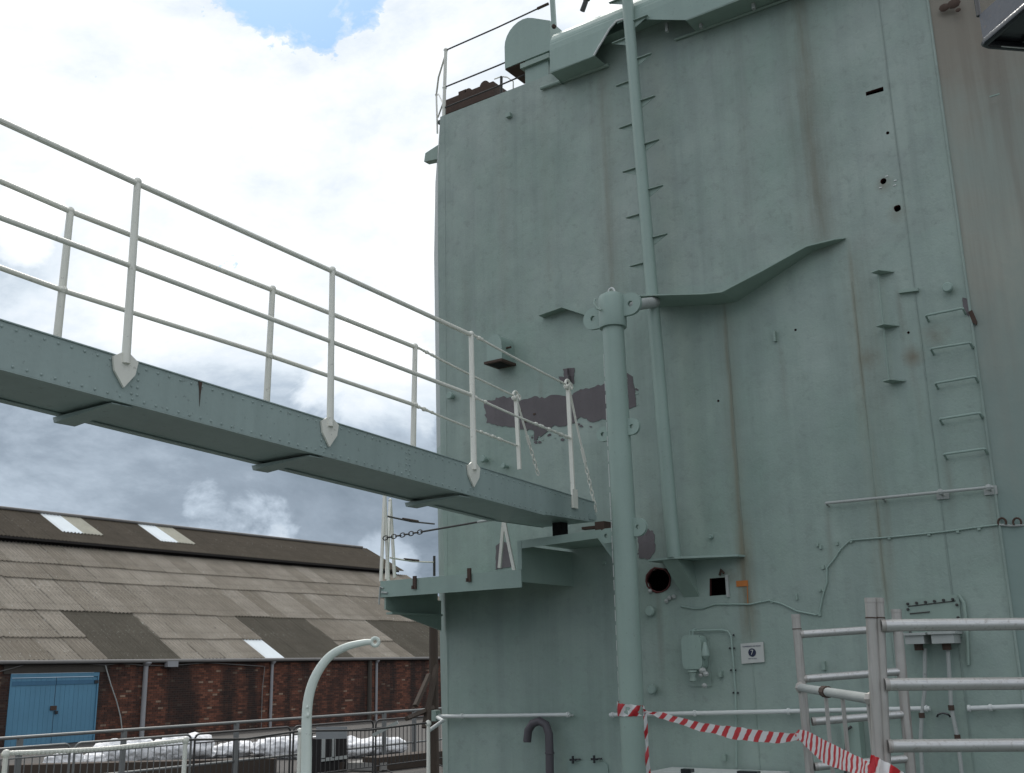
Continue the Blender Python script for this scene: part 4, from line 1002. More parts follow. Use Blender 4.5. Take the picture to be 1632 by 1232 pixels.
# orange tag and red box frame
a, b = W(1173, 926, .012), W(1192, 934, .012)
t = thing('orange_tag', (a.x, 9.25, b.z), 'small orange label stuck on the wall right of the square hole', 'label')
MB().box((a.x, a.y, b.z), (b.x, 9.247, a.z)).build('plate', M['orange'], t); MB().tube([W(1191, 934, .012), W(1192, 962, .012)], .004, 5).build('thread', M['orange'], t)
q = W(1050, 925); mb = MB(); rg = []
for k in range(15): an = 2*math.pi*k/14; rg.append(Vector((q.x+math.cos(an)*.132*random.uniform(.93, 1.05), 9.244, q.z+math.sin(an)*.118*random.uniform(.93, 1.05))))
rg[-1] = rg[0]; MB().tube(rg, [random.uniform(.005, .014) for _ in rg], 6, cap=False).build('hole_rim', M['redrust'], ship)
# lip frames round the two openings
q = W(1145, 935); mb = MB(); mb.box((hB[0]-.002, 9.22, hC[1]-.02), (hB[0]+.022, 9.245, hB[1]+.02)); mb.build('hole_frame', M['bracket'], ship)
mb = MB(); mb.tube([W(1147, 917, .02), W(1149, 908, .03), W(1154, 914, .03)], .012, 6); mb.build('hole_latch', M['rustbrown'], ship)
for (px, py) in ((1067, 953), (1074, 951), (1036, 942), (1062, 958)): 
    q = W(px, py, .02); MB().ball(q, .022, n=8).build('bolt', M['bracket'], ship)
for (px, py) in ((1044, 982), (1032, 975)): pass

# bolted access panel and lamp brackets at right
a, b, c_, d = W(1442, 956, .015), W(1528, 947, .015), W(1534, 1015, .015), W(1448, 1018, .015)
t = thing('bolted_panel', (d.x, 9.25, d.z), 'large bolted rectangular access panel on the wall behind the scaffold top rail', 'panel')
MB().prism([d, c_, b, a], (0, .012, 0)).build('plate', M['green'], t, smooth=False)
for k in range(6):
    for (p0, p1) in ((a, b),):
        q = p0.lerp(p1, (k+.3)/6); MB().lathe(Vector((q.x, 9.215, q.z-.035)), (0, 1, 0), [(0, .008), (.006, .012), (.02, .012)], 6).build('bolt', M['darksteel'], t)
for (p0, p1) in ((a, d), (b, c_)):
    for k in (.25, .55, .85):
        q = p0.lerp(p1, k); MB().lathe(Vector((q.x+(.02 if p0 is a else -.02), 9.215, q.z)), (0, 1, 0), [(0, .008), (.006, .012), (.02, .012)], 6).build('bolt', M['darksteel'], t)
MB().tube([a.lerp(b, .05)+Vector((0, -.005, -.055)), a.lerp(b, .93)+Vector((0, -.005, -.05))], .004, 5).build('bead', M['darksteel'], t)
MB().tube([W(1450, 978, .025), W(1482, 975, .025)], .005, 5).build('slot', M['darksteel'], t)
MB().tube([W(1528, 948, .02), W(1536, 960, .02), W(1541, 1000, .02), W(1543, 1060, .02)], .014, 7).build('side_bead', M['green'], t)
def bracketbox(px0, px1, py0, py1, label):
    a, b = W(px0, py0, .26), W(px1, py1, .26); t = thing('lamp_bracket', (a.lerp(b, .5).x, 9.25, b.z), label, 'bracket')
    MB().box((a.x, 9.02, b.z+.02), (b.x, 9.24, a.z)).build('body', M['bracket'], t)
    MB().box((a.x-.02, 9.0, a.z), (b.x+.02, 9.245, a.z+.02)).build('top_plate', M['bracket'], t)
    MB().tube([((a.x+b.x)/2, 9.12, b.z+.02), ((a.x+b.x)/2, 9.12, b.z-.03)], .035, 12).build('socket', M['rustbrown'], t)
    return t
bracketbox(1440, 1472, 1013, 1030, 'left pale flaking bracket box under the bolted panel behind the scaffold')
bracketbox(1482, 1520, 1011, 1029, 'right pale flaking bracket box under the bolted panel behind the scaffold')
for (pl, lb) in ((((1474, 1033), (1474, 1100), (1469, 1140), (1467, 1185), (1472, 1260)), 'left crooked pale conduit hanging down the wall behind the scaffold'), (((1510, 1030), (1514, 1090), (1516, 1128), (1526, 1175), (1536, 1260)), 'right crooked pale conduit bending outwards down the wall behind the scaffold')):
    pp = [W(x, y, .1) for x, y in pl]; t = thing('conduit_leg', pp[-1], lb, 'conduit')
    MB().tube(pp, .016, 8).build('tube', M['bracket'], t); 
    for k in (2, 3): MB().lathe(pp[k], (0, 0, 1), [(-.02, .019), (-.02, .023), (.02, .023), (.02, .019)], 10).build('coupling', M['rustbrown'], t)
q = W(1504, 1143, .05); solo(MB().tube([q+Vector((math.cos(a)*.05, 0, math.sin(a)*.03)) for a in [math.pi*k/8 for k in range(9)]], .008, 6), 'wire_loop', M['black'], 'little black wire loop on the wall between the two conduits', 'wire')
# small dark arched door behind scaffold
a, b = W(1346, 1150, .03), W(1385, 1260, .03)
t = thing('wall_locker', (a.lerp(b, .5).x, 9.25, DECK), 'low dark-edged green locker on the wall seen through the scaffold', 'locker')
MB().box((a.x, 9.12, DECK), (b.x, 9.245, a.z)).build('case', M['green'], t); MB().tube([W(1357, 1158, .16), W(1349, 1164, .16), W(1347, 1250, .16)], .012, 7).build('seal', M['darksteel'], t)
# chest lid at the bottom edge
a, b = W(1040, 1229, .45), W(1225, 1226, .45)
t = thing('deck_chest', (a.lerp(b, .5).x, a.y+.2, DECK), 'pale chest lid with two black catches at the bottom edge below the tape', 'chest')
MB().box((a.x, a.y, DECK), (b.x, 9.20, a.z-.02)).build('body', M['bracket'], t); MB().box((a.x-.015, a.y-.015, a.z-.018), (b.x+.015, 9.21, a.z)).build('lid', M['white_pipe'], t)
for px in (1093, 1198):
    q = W(px, 1225, .46); MB().box((q.x-(.045 if px < 1150 else .13), a.y-.02, a.z-.01), (q.x+.05, a.y+.05, a.z+.03)).build('catch', M['black'], t)

# ------------------------------------------------------------------ black overhead box, top right
D0 = 6.0
P0 = AT(1567, 70, D0); e1 = (RT*.985+FW*.17).normalized(); e2 = (-FW*.97+RT*.24).normalized()
t = thing('black_floodlight_platform', P0, 'glossy black steel tray with peeling side overhead at the top right corner', 'platform')
z0 = P0.z; hgt = .17
pl = [P0, P0+e1*1.5, P0+e1*1.5+e2*1.5, P0+e2*1.5]
MB().prism([p+Vector((0, 0, .02)) for p in pl], (0, 0, .012)).build('floor_plate', M['black'], t, smooth=False)
mb = MB(); mb.tube([P0+e1*1.5, P0+e1*.04, P0+e1*.01+e2*.01, P0+e2*.04, P0+e2*1.5], .028, 10); mb.build('rim_tube', M['black'], t)
MB().obox(P0+e2*.75+Vector((0, 0, hgt/2+.03)), e2*.74, e1*.006, Vector((0, 0, hgt/2))).build('side_plate', M['blackpeel'], t, smooth=False)
MB().obox(P0+e1*.75+Vector((0, 0, hgt/2+.03)), e1*.74, e2*.006, Vector((0, 0, hgt/2))).build('side_plate', M['black'], t, smooth=False)
q = P0+Vector((0, 0, hgt+.03)); MB().tube([q, q+Vector((0, 0, .9))], .016, 8).build('hanger_rod', M['black'], t)
for k in (.25, .6, .95, 1.3):
    MB().obox(P0+e1*k+e2*.75+Vector((0, 0, .008)), e2*.7, e1*.02, Vector((0, 0, .012))).build('floor_rib', M['black'], t)
MB().tube([P0+e1*.10+e2*.03+Vector((0, 0, -.028)), P0+e1*.34+e2*.03+Vector((0, 0, -.028))], .004, 5).build('edge_strip', M['white_edge'], t)

# ------------------------------------------------------------------ davit and ship-side guard rail
dp = [(488, 1300), (488, 1232), (488.5, 1170), (490, 1125), (497, 1092), (510, 1065), (528, 1044), (552, 1031), (578, 1024.5), (592, 1023)]
DD = 7.6; P_ = [AT(x, y, DD) for x, y in dp]; P_[0].z = DECK; P_[0].x = P_[1].x; P_[0].y = P_[1].y
t = thing('davit', P_[0], 'pale green curved davit arm with eye at its tip before the brick warehouse', 'davit')
rr_ = [.036, .036, .035, .034, .033, .031, .029, .026, .022, .019]
def smooth_path(P, sub=5):
    out = []; n = len(P)
    for i in range(n-1):
        p0, p1, p2, p3 = P[max(i-1, 0)], P[i], P[i+1], P[min(i+2, n-1)]
        for k in range(sub):
            s = k/sub; out.append(.5*((2*p1)+(p2-p0)*s+(2*p0-5*p1+4*p2-p3)*s*s+(3*p1-p0-3*p2+p3)*s**3))
    out.append(P[-1]); return out
sp = smooth_path(P_); rr2 = [rr_[min(i//5, 9)]+(rr_[min(i//5+1, 9)]-rr_[min(i//5, 9)])*((i % 5)/5) for i in range(len(sp))]
M['davit'] = paint('pale green white davit paint', (.74, .80, .73), .4, .15, .4, .2)
MB().tube(sp, rr2, 18).build('arm', M['davit'], t, sharp=60)
e = P_[-1]+CR*.025
MB().tube([e+CR*math.cos(a)*.026+UPZ*math.sin(a)*.026 for a in [2*math.pi*k/14 for k in range(15)]], .013, 9, cap=False).build('eye', M['davit'], t)
q = AT(491, 1140, DD-.04); MB().ball(q, .014).build('bolt', M['davit'], t); q = AT(490, 1127, DD-.04); MB().ball(q, .010).build('bolt', M['davit'], t)

gp = [PZ(5, 1200, 2.26), PZ(295, 1179, 2.26), PZ(477, 1165, 2.26), PZ(683, 1152, 2.26)]
gp = [Vector((-7.24, gp[0].y, 2.26)), Vector((-7.12, gp[1].y, 2.26)), Vector((-7.06, gp[2].y, 2.26)), Vector((-6.76, 8.157, 2.26))]
lbl = ['leftmost white deck stanchion with ball top, at the bottom left corner', 'white deck stanchion with ball top in front of the white sacks', 'white deck stanchion with ball top just left of centre beside the davit foot', 'white deck stanchion with ball top next to the ship corner']
for p, l in zip(gp, lbl):
    t = thing('deck_stanchion', (p.x, p.y, DECK), l, 'stanchion', 'white ball-topped stanchions along the deck edge')
    MB().tube([(p.x, p.y, DECK), (p.x, p.y, 2.24)], [.022, .017], 10).build('post', M['cream'], t); MB().ball((p.x, p.y, 2.255), .030, n=10).build('ball', M['cream'], t); MB().ball((p.x, p.y, 1.72), .028, n=10).build('ball', M['cream'], t)
names = ['white rope-wrapped top guard wire from the left edge to the second stanchion', 'thin dark top guard wire between the middle deck stanchions', 'thin dark top guard wire from the davit to the ship corner']
for i in range(3):
    A, B = gp[i], gp[i+1]; t = thing('guard_wire', A, names[i], 'wire')
    if i == 0:
        MB().tube([A, A.lerp(B, .5)-Vector((0, 0, .02)), B], .014, 8).build('rope', M['cream'], t)
        mb = MB(); n = 46
        for k in range(n): q = A.lerp(B, (k+.5)/n)-Vector((0, 0, .08*((k+.5)/n)*(1-(k+.5)/n))); mb.ball(q, .0175, (1, 1.0, 1), 6)
        mb.build('rope_turns', M['cream'], t)
        MB().tube([A-Vector((.02, .05, 0)), A-Vector((0, .1, .03)), A-Vector((0, .12, .3)), A-Vector((0, .12, 1.0))], .022, 8).build('end_bend', M['cream'], t)
    else:
        MB().tube([A, A.lerp(B, .5)-Vector((0, 0, .03)), B], .009, 7).build('wire', M['darksteel'], t)
    if i:
        A2, B2 = A-Vector((0, 0, .54)), B-Vector((0, 0, .54)); MB().tube([A2, A2.lerp(B2, .5)-Vector((0, 0, .03)), B2], .008, 7).build('wire', M['darksteel'], t)
A = Vector((-6.9, 8.25, 2.28)); B = Vector((-7.42, 9.1, 2.26))
t = thing('corner_rail', A, 'white rail piece joining the deck guard rail to the ship corner', 'rail'); MB().tube([Vector((-6.80, 8.2, 2.18)), Vector((-6.86, 8.5, 2.26)), B], .018, 9).build('rail', M['white_pipe'], t)
MB().box((-7.50, 9.10, 2.22), (-7.44, 9.18, 2.33)).build('clip', M['green'], t)

# ------------------------------------------------------------------ scaffold tower
sc = thing('scaffold_tower', AT(1330, 1200, 5.8)*Vector((1, 1, 0)) if False else Vector((AT(1330, 1200, 5.8).x, AT(1330, 1200, 5.8).y, DECK)), 'aluminium scaffold tower of ribbed tubes standing in front of the ship wall at lower right', 'scaffold')
def upright(px0, py0, px1, py1, dep, r, cup=True):
    a = AT(px0, py0, dep); b = AT(px1, py1, dep); k = (DECK-a.z)/(b.z-a.z); f = a+(b-a)*k
    MB().tube([f, a], r, 20, ribs=.05).build('upright', M['alupost'], sc, sharp=80)
    d = (a-b).normalized()
    MB().tube([a-d*.02, a+d*.0], r*1.06, 16).build('spigot', M['alupost'], sc); MB().tube([a-d*.09, a-d*.085], r*1.10, 16).build('collar', M['rustbrown'], sc)
    return a, b
DN, DF = 4.9, 6.7
upright(1387, 953, 1400, 1207, DN, .024); a1, b1 = upright(1399, 953, 1410, 1207, DN+.02, .026)
upright(1268, 979, 1291, 1232, DF, .026); upright(1428, 971, 1452, 1232, DF, .030)
def rung_(p0, p1, dep, r):
    a, b = AT(*p0, dep), AT(*p1, dep); MB().tube([a, b], r, 28, ribs=.045).build('rung', M['alu'], sc, sharp=80)
    d = (b-a).normalized(); MB().tube([a, a+d*.02], r*1.05, 16).build('weld_collar', M['alupost'], sc)
for (p0, p1) in (((1403, 997), (1680, 994)), ((1409, 1091), (1680, 1089)), ((1414, 1189), (1680, 1187))): rung_(p0, p1, DN, .0275)
for (p0, p1) in (((1275, 1011), (1430, 1001)), ((1280, 1082), (1436, 1070)), ((1294, 1150), (1442, 1138)), ((1298, 1222), (1448, 1209))): rung_(p0, p1, DF, .0235)
upright(1668, 950, 1676, 1207, DN, .026)
# side gate between far and near uprights
ga, gb_ = AT(1276, 1096, DF-.05), AT(1388, 1114, DN+.08)
gate = thing('scaffold_guard_gate', (ga+gb_)/2*Vector((1, 1, 0))+Vector((0, 0, DECK)) if False else Vector((ga.x, ga.y, DECK)), 'worn white gate frame with slim bars hooked between two scaffold uprights', 'gate')
MB().tube([ga, ga.lerp(gb_, .5), gb_], .024, 12).build('top_tube', M['bracket'], gate); MB().tube([ga.lerp(gb_, .40), ga.lerp(gb_, .46)], .031, 10).build('tape_band', M['rustbrown'], gate)
MB().ball(ga, .035).build('hook', M['alupost'], gate); MB().ball(gb_, .032).build('hook', M['alupost'], gate)
for k in (.03, .42, .66, .97):
    q = ga.lerp(gb_, k); MB().tube([(q.x, q.y, DECK+.02), q-Vector((0, 0, .02))], .011, 8).build('bar', M['alupost'], gate)

# ------------------------------------------------------------------ barrier tape
def ribbon(rows, name, label, seg=6, turns=1.0, parent=None):
    """rows: list of (top point, bottom point); Catmull-Rom between them, uv along length"""
    tops = smooth_path([Vector(a) for a, b in rows], seg); bots = smooth_path([Vector(b) for a, b in rows], seg)
    K = 3; vs = []; fs = []; uv = []; L = 0; Ls = [0]
    for i in range(1, len(tops)): L += ((tops[i]+bots[i])/2-(tops[i-1]+bots[i-1])/2).length; Ls.append(L)
    for i, (a, b) in enumerate(zip(tops, bots)):
        for k in range(K+1):
            q = a.lerp(b, k/K); q = q+FW*(math.sin(math.pi*k/K)*.022*math.sin(i*.9+k)+random.uniform(-.005, .005))+UPZ*random.uniform(-.0035, .0035); vs.append(q)
    mb = MB(); mb.v = vs
    for i in range(len(tops)-1):
        for k in range(K): mb.f.append((i*(K+1)+k, (i+1)*(K+1)+k, (i+1)*(K+1)+k+1, i*(K+1)+k+1)); mb.mi.append(0)
    o = mb.build(name, M['tape'], parent, sharp=80, fix=False)
    ul = o.data.uv_layers.new(name='UVMap')
    for lp in o.data.loops:
        v_ = lp.vertex_index; i, k = divmod(v_, K+1); ul.data[lp.index].uv = (Ls[i]*turns, k/K)
    return o
TD = 8.55
def TP(px, yt, yb, dep): return (AT(px, yt, dep), AT(px, yb, dep))
tape = thing('barrier_tape', AT(1010, 1130, TD), 'red and white striped barrier tape tied to the thick post and sagging to the scaffold', 'tape')
d_ = lambda px: TD+(DF-TD)*(px-1025)/(1270-1025)
kz = (k1+(k0-k1)*.85)
rows = []
for k in range(9):
    a = rad(215-29*k); r = .115; c = kc(1130); q = Vector((c.x+math.cos(a)*r, c.y-math.sin(a)*r, 0))
    zt_ = W(1000, 1117+k*1.1, KO+.1).z; rows.append((Vector((q.x, q.y, zt_)), Vector((q.x, q.y, zt_-.125+.006*k))))
ribbon(rows, 'post_wrap', '', 3, 5.5, tape)
TD0 = rows[-1][0].dot(FW); 
d_ = lambda px: TD0-.02+(DF-.06-TD0)*(px-1025)/(1270-1025)
rows = [TP(px, yt, yb, d_(px)) for px, yt, yb in ((1024, 1129, 1137), (1036, 1134, 1138), (1055, 1135, 1146), (1080, 1143, 1153), (1110, 1150, 1164), (1140, 1155, 1170), (1170, 1158, 1178), (1205, 1163, 1182), (1240, 1167, 1184), (1273, 1169, 1180))]
ribbon(rows, 'span', '', 5, 5.2, tape)
rows = [(AT(px-5+w*0, y, TD0-.02), AT(px+w, y, TD0-.02)) for px, y, w in ((1029, 1132, 1), (1031, 1150, 1), (1031, 1175, 2), (1032, 1200, 2), (1034, 1222, 2), (1037, 1250, 2))]
ribbon(rows, 'hanging_tail', '', 3, 5.5, tape)
t2_ = thing('scaffold_tape', AT(1290, 1180, DF-.1), 'twisted red and white tape tied from the far scaffold post to the near one', 'tape')
dd = lambda px: (DF-.1)+(DN-.1-DF+.1)*(px-1272)/(1395-1272)
rows = [TP(px, yt, yb, max(dd(px), DN-.1)) for px, yt, yb in ((1272, 1163, 1178), (1285, 1164, 1190), (1300, 1172, 1205), (1320, 1183, 1220), (1345, 1195, 1228), (1370, 1206, 1236), (1388, 1216, 1238), (1400, 1224, 1240))]
ribbon(rows, 'strip', '', 5, 9.5, t2_)
rows = [TP(px, yt, yb, DN-.12) for px, yt, yb in ((1388, 1202, 1238), (1397, 1206, 1250), (1410, 1213, 1262), (1430, 1224, 1275), (1450, 1240, 1290))]
ribbon(rows, 'strip', '', 5, 10, t2_)
mb = MB().ball(AT(1276, 1172, DF-.06), .035, (1, 1, .8), 8); o = mb.build('knot', M['tape'], t2_)

# ================================================================== WAREHOUSE
WX = -33.0; Y0, Y1 = 12.0, 47.6; EZ = 3.30; TH = rad(30)
wh = thing('warehouse', (WX, 30, QUAY), 'long red brick dockside warehouse with a two-stage corrugated roof behind the fence', 'building')
dY0, dY1, dZ = 19.35, 22.46, 2.87
MB().box((WX-.30, Y0, QUAY), (WX-.04, dY0, EZ)).box((WX-.30, dY1, QUAY), (WX-.04, Y1, EZ)).box((WX-.30, dY0, dZ+.1), (WX-.04, dY1, EZ)).build('wall_core', M['mortar'], wh, smooth=False)
# bricks: real geometry, joined
mb_v = []; mb_f = []; tones = []
bl, bh_, gp_ = .215, .065, .012; row = 0; z = QUAY+.01
while z+bh_ < EZ-.02:
    y = Y0-(.11 if row % 2 else 0)
    while y < Y1:
        ya, yb2 = max(y, Y0), min(y+bl, Y1)
        inside = not (yb2 > dY0-.02 and ya < dY1+.02 and z < dZ+.09)
        if not inside and ya < dY0-.06 and yb2 > dY0-.02: yb2 = dY0-.025; inside = True
        if not inside and yb2 > dY1+.06 and ya < dY1+.02: ya = dY1+.025; inside = True
        if inside and yb2-ya > .03:
            pr = random.uniform(-.004, .005); x1 = WX-.028+pr; x0 = WX-.045; n = len(mb_v)
            mb_v += [(x1, ya, z), (x1, yb2, z), (x1, yb2, z+bh_), (x1, ya, z+bh_), (x0, ya, z), (x0, yb2, z), (x0, yb2, z+bh_), (x0, ya, z+bh_)]
            mb_f += [(n, n+1, n+2, n+3), (n+3, n+2, n+6, n+7), (n+4, n+5, n+1, n), (n+4, n, n+3, n+7), (n+1, n+5, n+6, n+2)]
            tn = .22+random.random()*.55
            if random.random() < .035: tn = 1.0
            tones += [tn]*5
        y += bl+gp_
    z += bh_+gp_; row += 1
me = bpy.data.meshes.new('bricks'); wl = parent_loc(wh); me.from_pydata([tuple(Vector(v_)-wl) for v_ in mb_v], [], mb_f); me.materials.append(M['brick'])
at_ = me.attributes.new('tone', 'FLOAT', 'FACE'); at_.data.foreach_set('value', tones)
o = bpy.data.objects.new('bricks', me); COL.objects.link(o); o.parent = wh; o['kind'] = 'stuff'
MB().box((WX-.34, Y1-.3, QUAY), (WX-20, Y1-.05, EZ)).build('gable_wall', M['mortar'], wh, smooth=False)
MB().prism([(WX-.3, Y1-.06, EZ), (WX-.3-7.9, Y1-.06, EZ+7.9*math.tan(TH)-.1), (-43.8, Y1-.06, 9.5), (-54, Y1-.06, EZ)], (0, -.2, 0)).build('gable_wall', M['mortar'], wh, smooth=False)
MB().box((WX-.27, dY0-.28, dZ+.02), (WX+.0, dY1+.32, EZ-.12)).build('lintel', M['lintel'], wh, smooth=False)
# blue doors
door = bpy.data.objects.new('double_door', None); COL.objects.link(door); door.parent = wh; door.location = Vector((WX, (dY0+dY1)/2, QUAY))-wl
M['blue_dark'] = paint('blue door frame', (.05, .16, .27), .55, .1, .5)
ym = (dY0+dY1)/2+.02
for (ya, yb2) in ((dY0+.03, ym-.012), (ym+.012, dY1-.03)):
    n = 9; w_ = (yb2-ya)/n
    for k in range(n): MB().box((WX-.10, ya+k*w_+.003, QUAY+.03), (WX-.055+random.uniform(-.002, .002), ya+(k+1)*w_-.003, dZ-.12)).build('plank', M['blue'], door, smooth=False)
    MB().box((WX-.054, ya, dZ-.35), (WX-.035, yb2, dZ-.22)).build('hinge_strap', M['blue_dark'], door)
MB().box((WX-.10, dY0-.02, dZ-.11), (WX-.015, dY1+.02, dZ+.015)).build('head_frame', M['blue'], door)
MB().box((WX-.10, dY0-.02, QUAY), (WX-.02, dY0+.03, dZ-.11)).build('side_frame', M['blue'], door)
MB().box((WX-.10, dY1-.03, QUAY), (WX-.02, dY1+.02, dZ-.11)).build('side_frame', M['blue'], door)
MB().box((WX-.05, ym-.14, 1.72), (WX-.02, ym+.08, 1.86)).build('hasp', M['rustbrown'], door); MB().box((WX-.05, ym+.03, 1.60), (WX-.01, ym+.13, 1.70)).build('padlock', M['black'], door)
MB().box((WX-.045, dY1-.14, dZ-.34), (WX-.005, dY1+.0, dZ-.24)).build('hinge', M['black'], door)

# roof sheets
SW = 1.0; dirv_ = Vector((-math.cos(TH), 0, math.sin(TH))); nrm = Vector((math.sin(TH), 0, math.cos(TH)))
def sheet_mesh(name, Lr, mat, th_, corr=6, amp=.034):
    v = []; f = []; n = corr*2; d_v = Vector((-math.cos(th_), 0, math.sin(th_))); nn = Vector((math.sin(th_), 0, math.cos(th_)))
    for i in range(n+1):
        y = SW*1.02*i/n; a = amp if i % 2 else -amp
        v.append(tuple(Vector((0, y, 0))+nn*(a+.045))); v.append(tuple(Vector((0, y, 0))+d_v*(Lr+.12)+nn*(a)))
        v.append(tuple(Vector((0, y, 0))+nn*(a+.030)))
    for i in range(n):
        f.append((i*3, i*3+3, i*3+4, i*3+1)); f.append((i*3+2, i*3+5, i*3+3, i*3))
    me = bpy.data.meshes.new(name); me.from_pydata(v, [], f); me.materials.append(mat); me.shade_smooth(); me.set_sharp_from_angle(angle=rad(20)); return me
base = Vector((WX+.12, 0, EZ+.02-.07))
rows_ = [(0, 1.56), (1.56, 3.6), (3.6, 6.2), (6.2, 7.61), (7.61, 9.45)]
def SY(px, py):  # y on the lower roof plane
    e_ = Vector((WX, 0, EZ)); d = _ray(px, py); s = nrm.dot(e_-EYE)/nrm.dot(d); return (EYE+d*s).y
meshes = {}
def getmesh(key, Lr, mat, th_):
    if key not in meshes: meshes[key] = sheet_mesh('roof_sheet', Lr, mat, th_)
    return meshes[key]
bz = [(22.72, 25.9), (SY(440, 1048)+.1, SY(515, 1020)), (SY(590, 1000), 44.2)]   # brown strips
sky_y = SY(378, 1017)
y_l = 12.72
def put(me, y, v0, nm='roof_sheet'):
    o = bpy.data.objects.new(nm, me); COL.objects.link(o); o.parent = wh
    o.location = base+dirv_*v0+Vector((0, y, 0))-wl+Vector((0, 0, random.uniform(-.004, .008)))+dirv_*random.choice((0, 0, 0, -.03, .03, -.05)); o.rotation_euler = (random.uniform(-.004, .004), 0, random.uniform(-.006, .006)); return o
k = 0; y = y_l
while y < Y1-.6:
    for r_, (v0, v1) in enumerate(rows_):
        if r_ >= 2: put(getmesh(('l', r_), v1-v0, M['sheet'], TH), y, v0); continue
        mid = y+.5
        inb = any(a <= mid <= b for a, b in bz)
        if r_ == 0:
            if bz[0][0] <= mid <= bz[0][1] or bz[1][0] <= mid <= bz[1][1]+(.0) or bz[2][0] <= mid <= 44.2:
                put(getmesh(('b', 9), 3.6, M['sheet_brown'], TH), y, 0)
            elif abs(y-sky_y) < .5: put(getmesh(('s', 0), v1-v0, M['skylight'], TH), y, v0, 'skylight')
            else: put(getmesh(('l', r_), v1-v0, M['sheet'], TH), y, v0)
        else:
            if (bz[0][0] <= mid <= bz[0][1]) or (bz[2][0] <= mid <= 44.2): continue
            if sky_y+1 <= mid <= SY(472, 986): continue
            put(getmesh(('l', r_), v1-v0, M['sheet'], TH), y, v0+.001)
    y += SW
# upper roof
T2 = rad(28); ux, uz = -41.0, 8.28; L2 = 3.18
d2 = Vector((-math.cos(T2), 0, math.sin(T2))); n2_ = Vector((math.sin(T2), 0, math.cos(T2)))
def UY(px, py):
    e_ = Vector((ux, 0, uz)); d = _ray(px, py); s = n2_.dot(e_-EYE)/n2_.dot(d); return (EYE+d*s).y
s1y, s2y = UY(66, 818), UY(219, 838)
y = s1y-12
while y < 46.6:
    o = None
    isky = abs(y-s1y) < .3 or any(abs(y-s) < .5 for s in (s2y,)); old = abs(y-s1y-1) < .3 or abs(y-s2y-1) < .5
    if isky or old:
        key = ('us', isky); me = getmesh(key, 2.05, M['skylight'] if isky else M['skylight_old'], T2); o = bpy.data.objects.new('skylight', me); COL.objects.link(o); o.parent = wh; o.location = Vector((ux, y, uz-.07))+d2*1.1-wl
        me = getmesh(('u1', 0), 1.1, M['sheet_upper'], T2); o = bpy.data.objects.new('roof_sheet', me); COL.objects.link(o); o.parent = wh; o.location = Vector((ux, y, uz-.07))-wl
    else:
        me = getmesh(('u', 0), L2, M['sheet_upper'], T2); o = bpy.data.objects.new('roof_sheet', me); COL.objects.link(o); o.parent = wh; o.location = Vector((ux, y, uz-.07))-wl
    y += SW
rx, rz = ux-L2*math.cos(T2), uz+L2*math.sin(T2)
mb = MB(); mb.quad((rx, Y0, rz-.02), (rx, 46.8, rz-.02), (rx-6, 46.8, rz-3.2), (rx-6, Y0, rz-3.2)); mb.build('rear_roof', M['sheet_upper'], wh, smooth=False)
MB().tube([(rx, Y0, rz+.01), (rx, 46.8, rz+.01)], .07, 8).build('ridge_cap', M['gutter'], wh)
MB().box((-41.35, Y0, 7.9), (-41.3, 46.7, 8.22)).build('clerestory_board', M['louvre'], wh, smooth=False)
MB().prism([(-41.3, 46.7, 7.9), (ux+.02, 46.7, 8.22), (rx, 46.7, rz-.05), (-49, 46.7, 7.0)], (0, -.1, 0)).build('upper_gable', M['louvre'], wh, smooth=False)
MB().box((-41.0, Y0, 8.14), (-40.93, 46.8, 8.23)).build('upper_fascia', M['louvre'], wh, smooth=False)
# sheathing under lower roof so nothing shows through
mb = MB(); a = base+dirv_*.1-nrm*.10; b = base+dirv_*9.5-nrm*.10; mb.quad((a.x, Y0, a.z), (a.x, Y1-.1, a.z), (b.x, Y1-.1, b.z), (b.x, Y0, b.z)); mb.build('roof_boarding', M['louvre'], wh, smooth=False)
MB().tube([(WX+.16, Y0, EZ-.06), (WX+.16, Y1, EZ-.06)], .065, 10).build('gutter', M['gutter'], wh)
MB().box((WX-.02, Y0, EZ-.15), (WX+.08, Y1, EZ-.03)).build('eaves_board', M['louvre'], wh, smooth=False)
for (px, w_) in ((230, .085), (432, .06), (599, .06)):
    q = PX(px, 1090, WX); MB().tube([(WX+.03, q.y, QUAY), (WX+.03, q.y, EZ-.12)], w_, 12).lathe((WX+.08, q.y, EZ-.22), (0, 0, 1), [(0, w_), (.08, w_*1.9), (.12, w_*1.9)], 10).build('drainpipe', M['lightpipe'], wh)
q = PX(588, 1090, WX); MB().tube([(WX+.03, q.y, QUAY), (WX+.03, q.y, EZ-.12)], .10, 8).build('drainpipe', M['lintel'], wh)
q = PX(268, 1053, WX); MB().box((WX+.1, q.y-.22, EZ-.28), (WX+.3, q.y+.22, EZ-.08)).build('gutter_box', M['lightpipe'], wh)
wp_ = [PX(x, y, WX+.05) for x, y in ((168, 1060), (170, 1068), (177, 1092), (186, 1118), (192, 1142), (196, 1175), (197, 1200))]
MB().tube(wp_, .022, 6).build('loose_cable', M['bracket'], wh)
for pl in (((0, 1070), (20, 1065), (45, 1057), (80, 1056), (120, 1056), (168, 1060), (190, 1057), (225, 1060)), ((225, 1060), (270, 1061), (330, 1056), (420, 1062)), ((422, 1062), (418, 1100), (416, 1170))):
    MB().tube([PX(x, y, WX+.05) for x, y in pl], .016, 5).build('loose_cable', M['gutter'], wh)

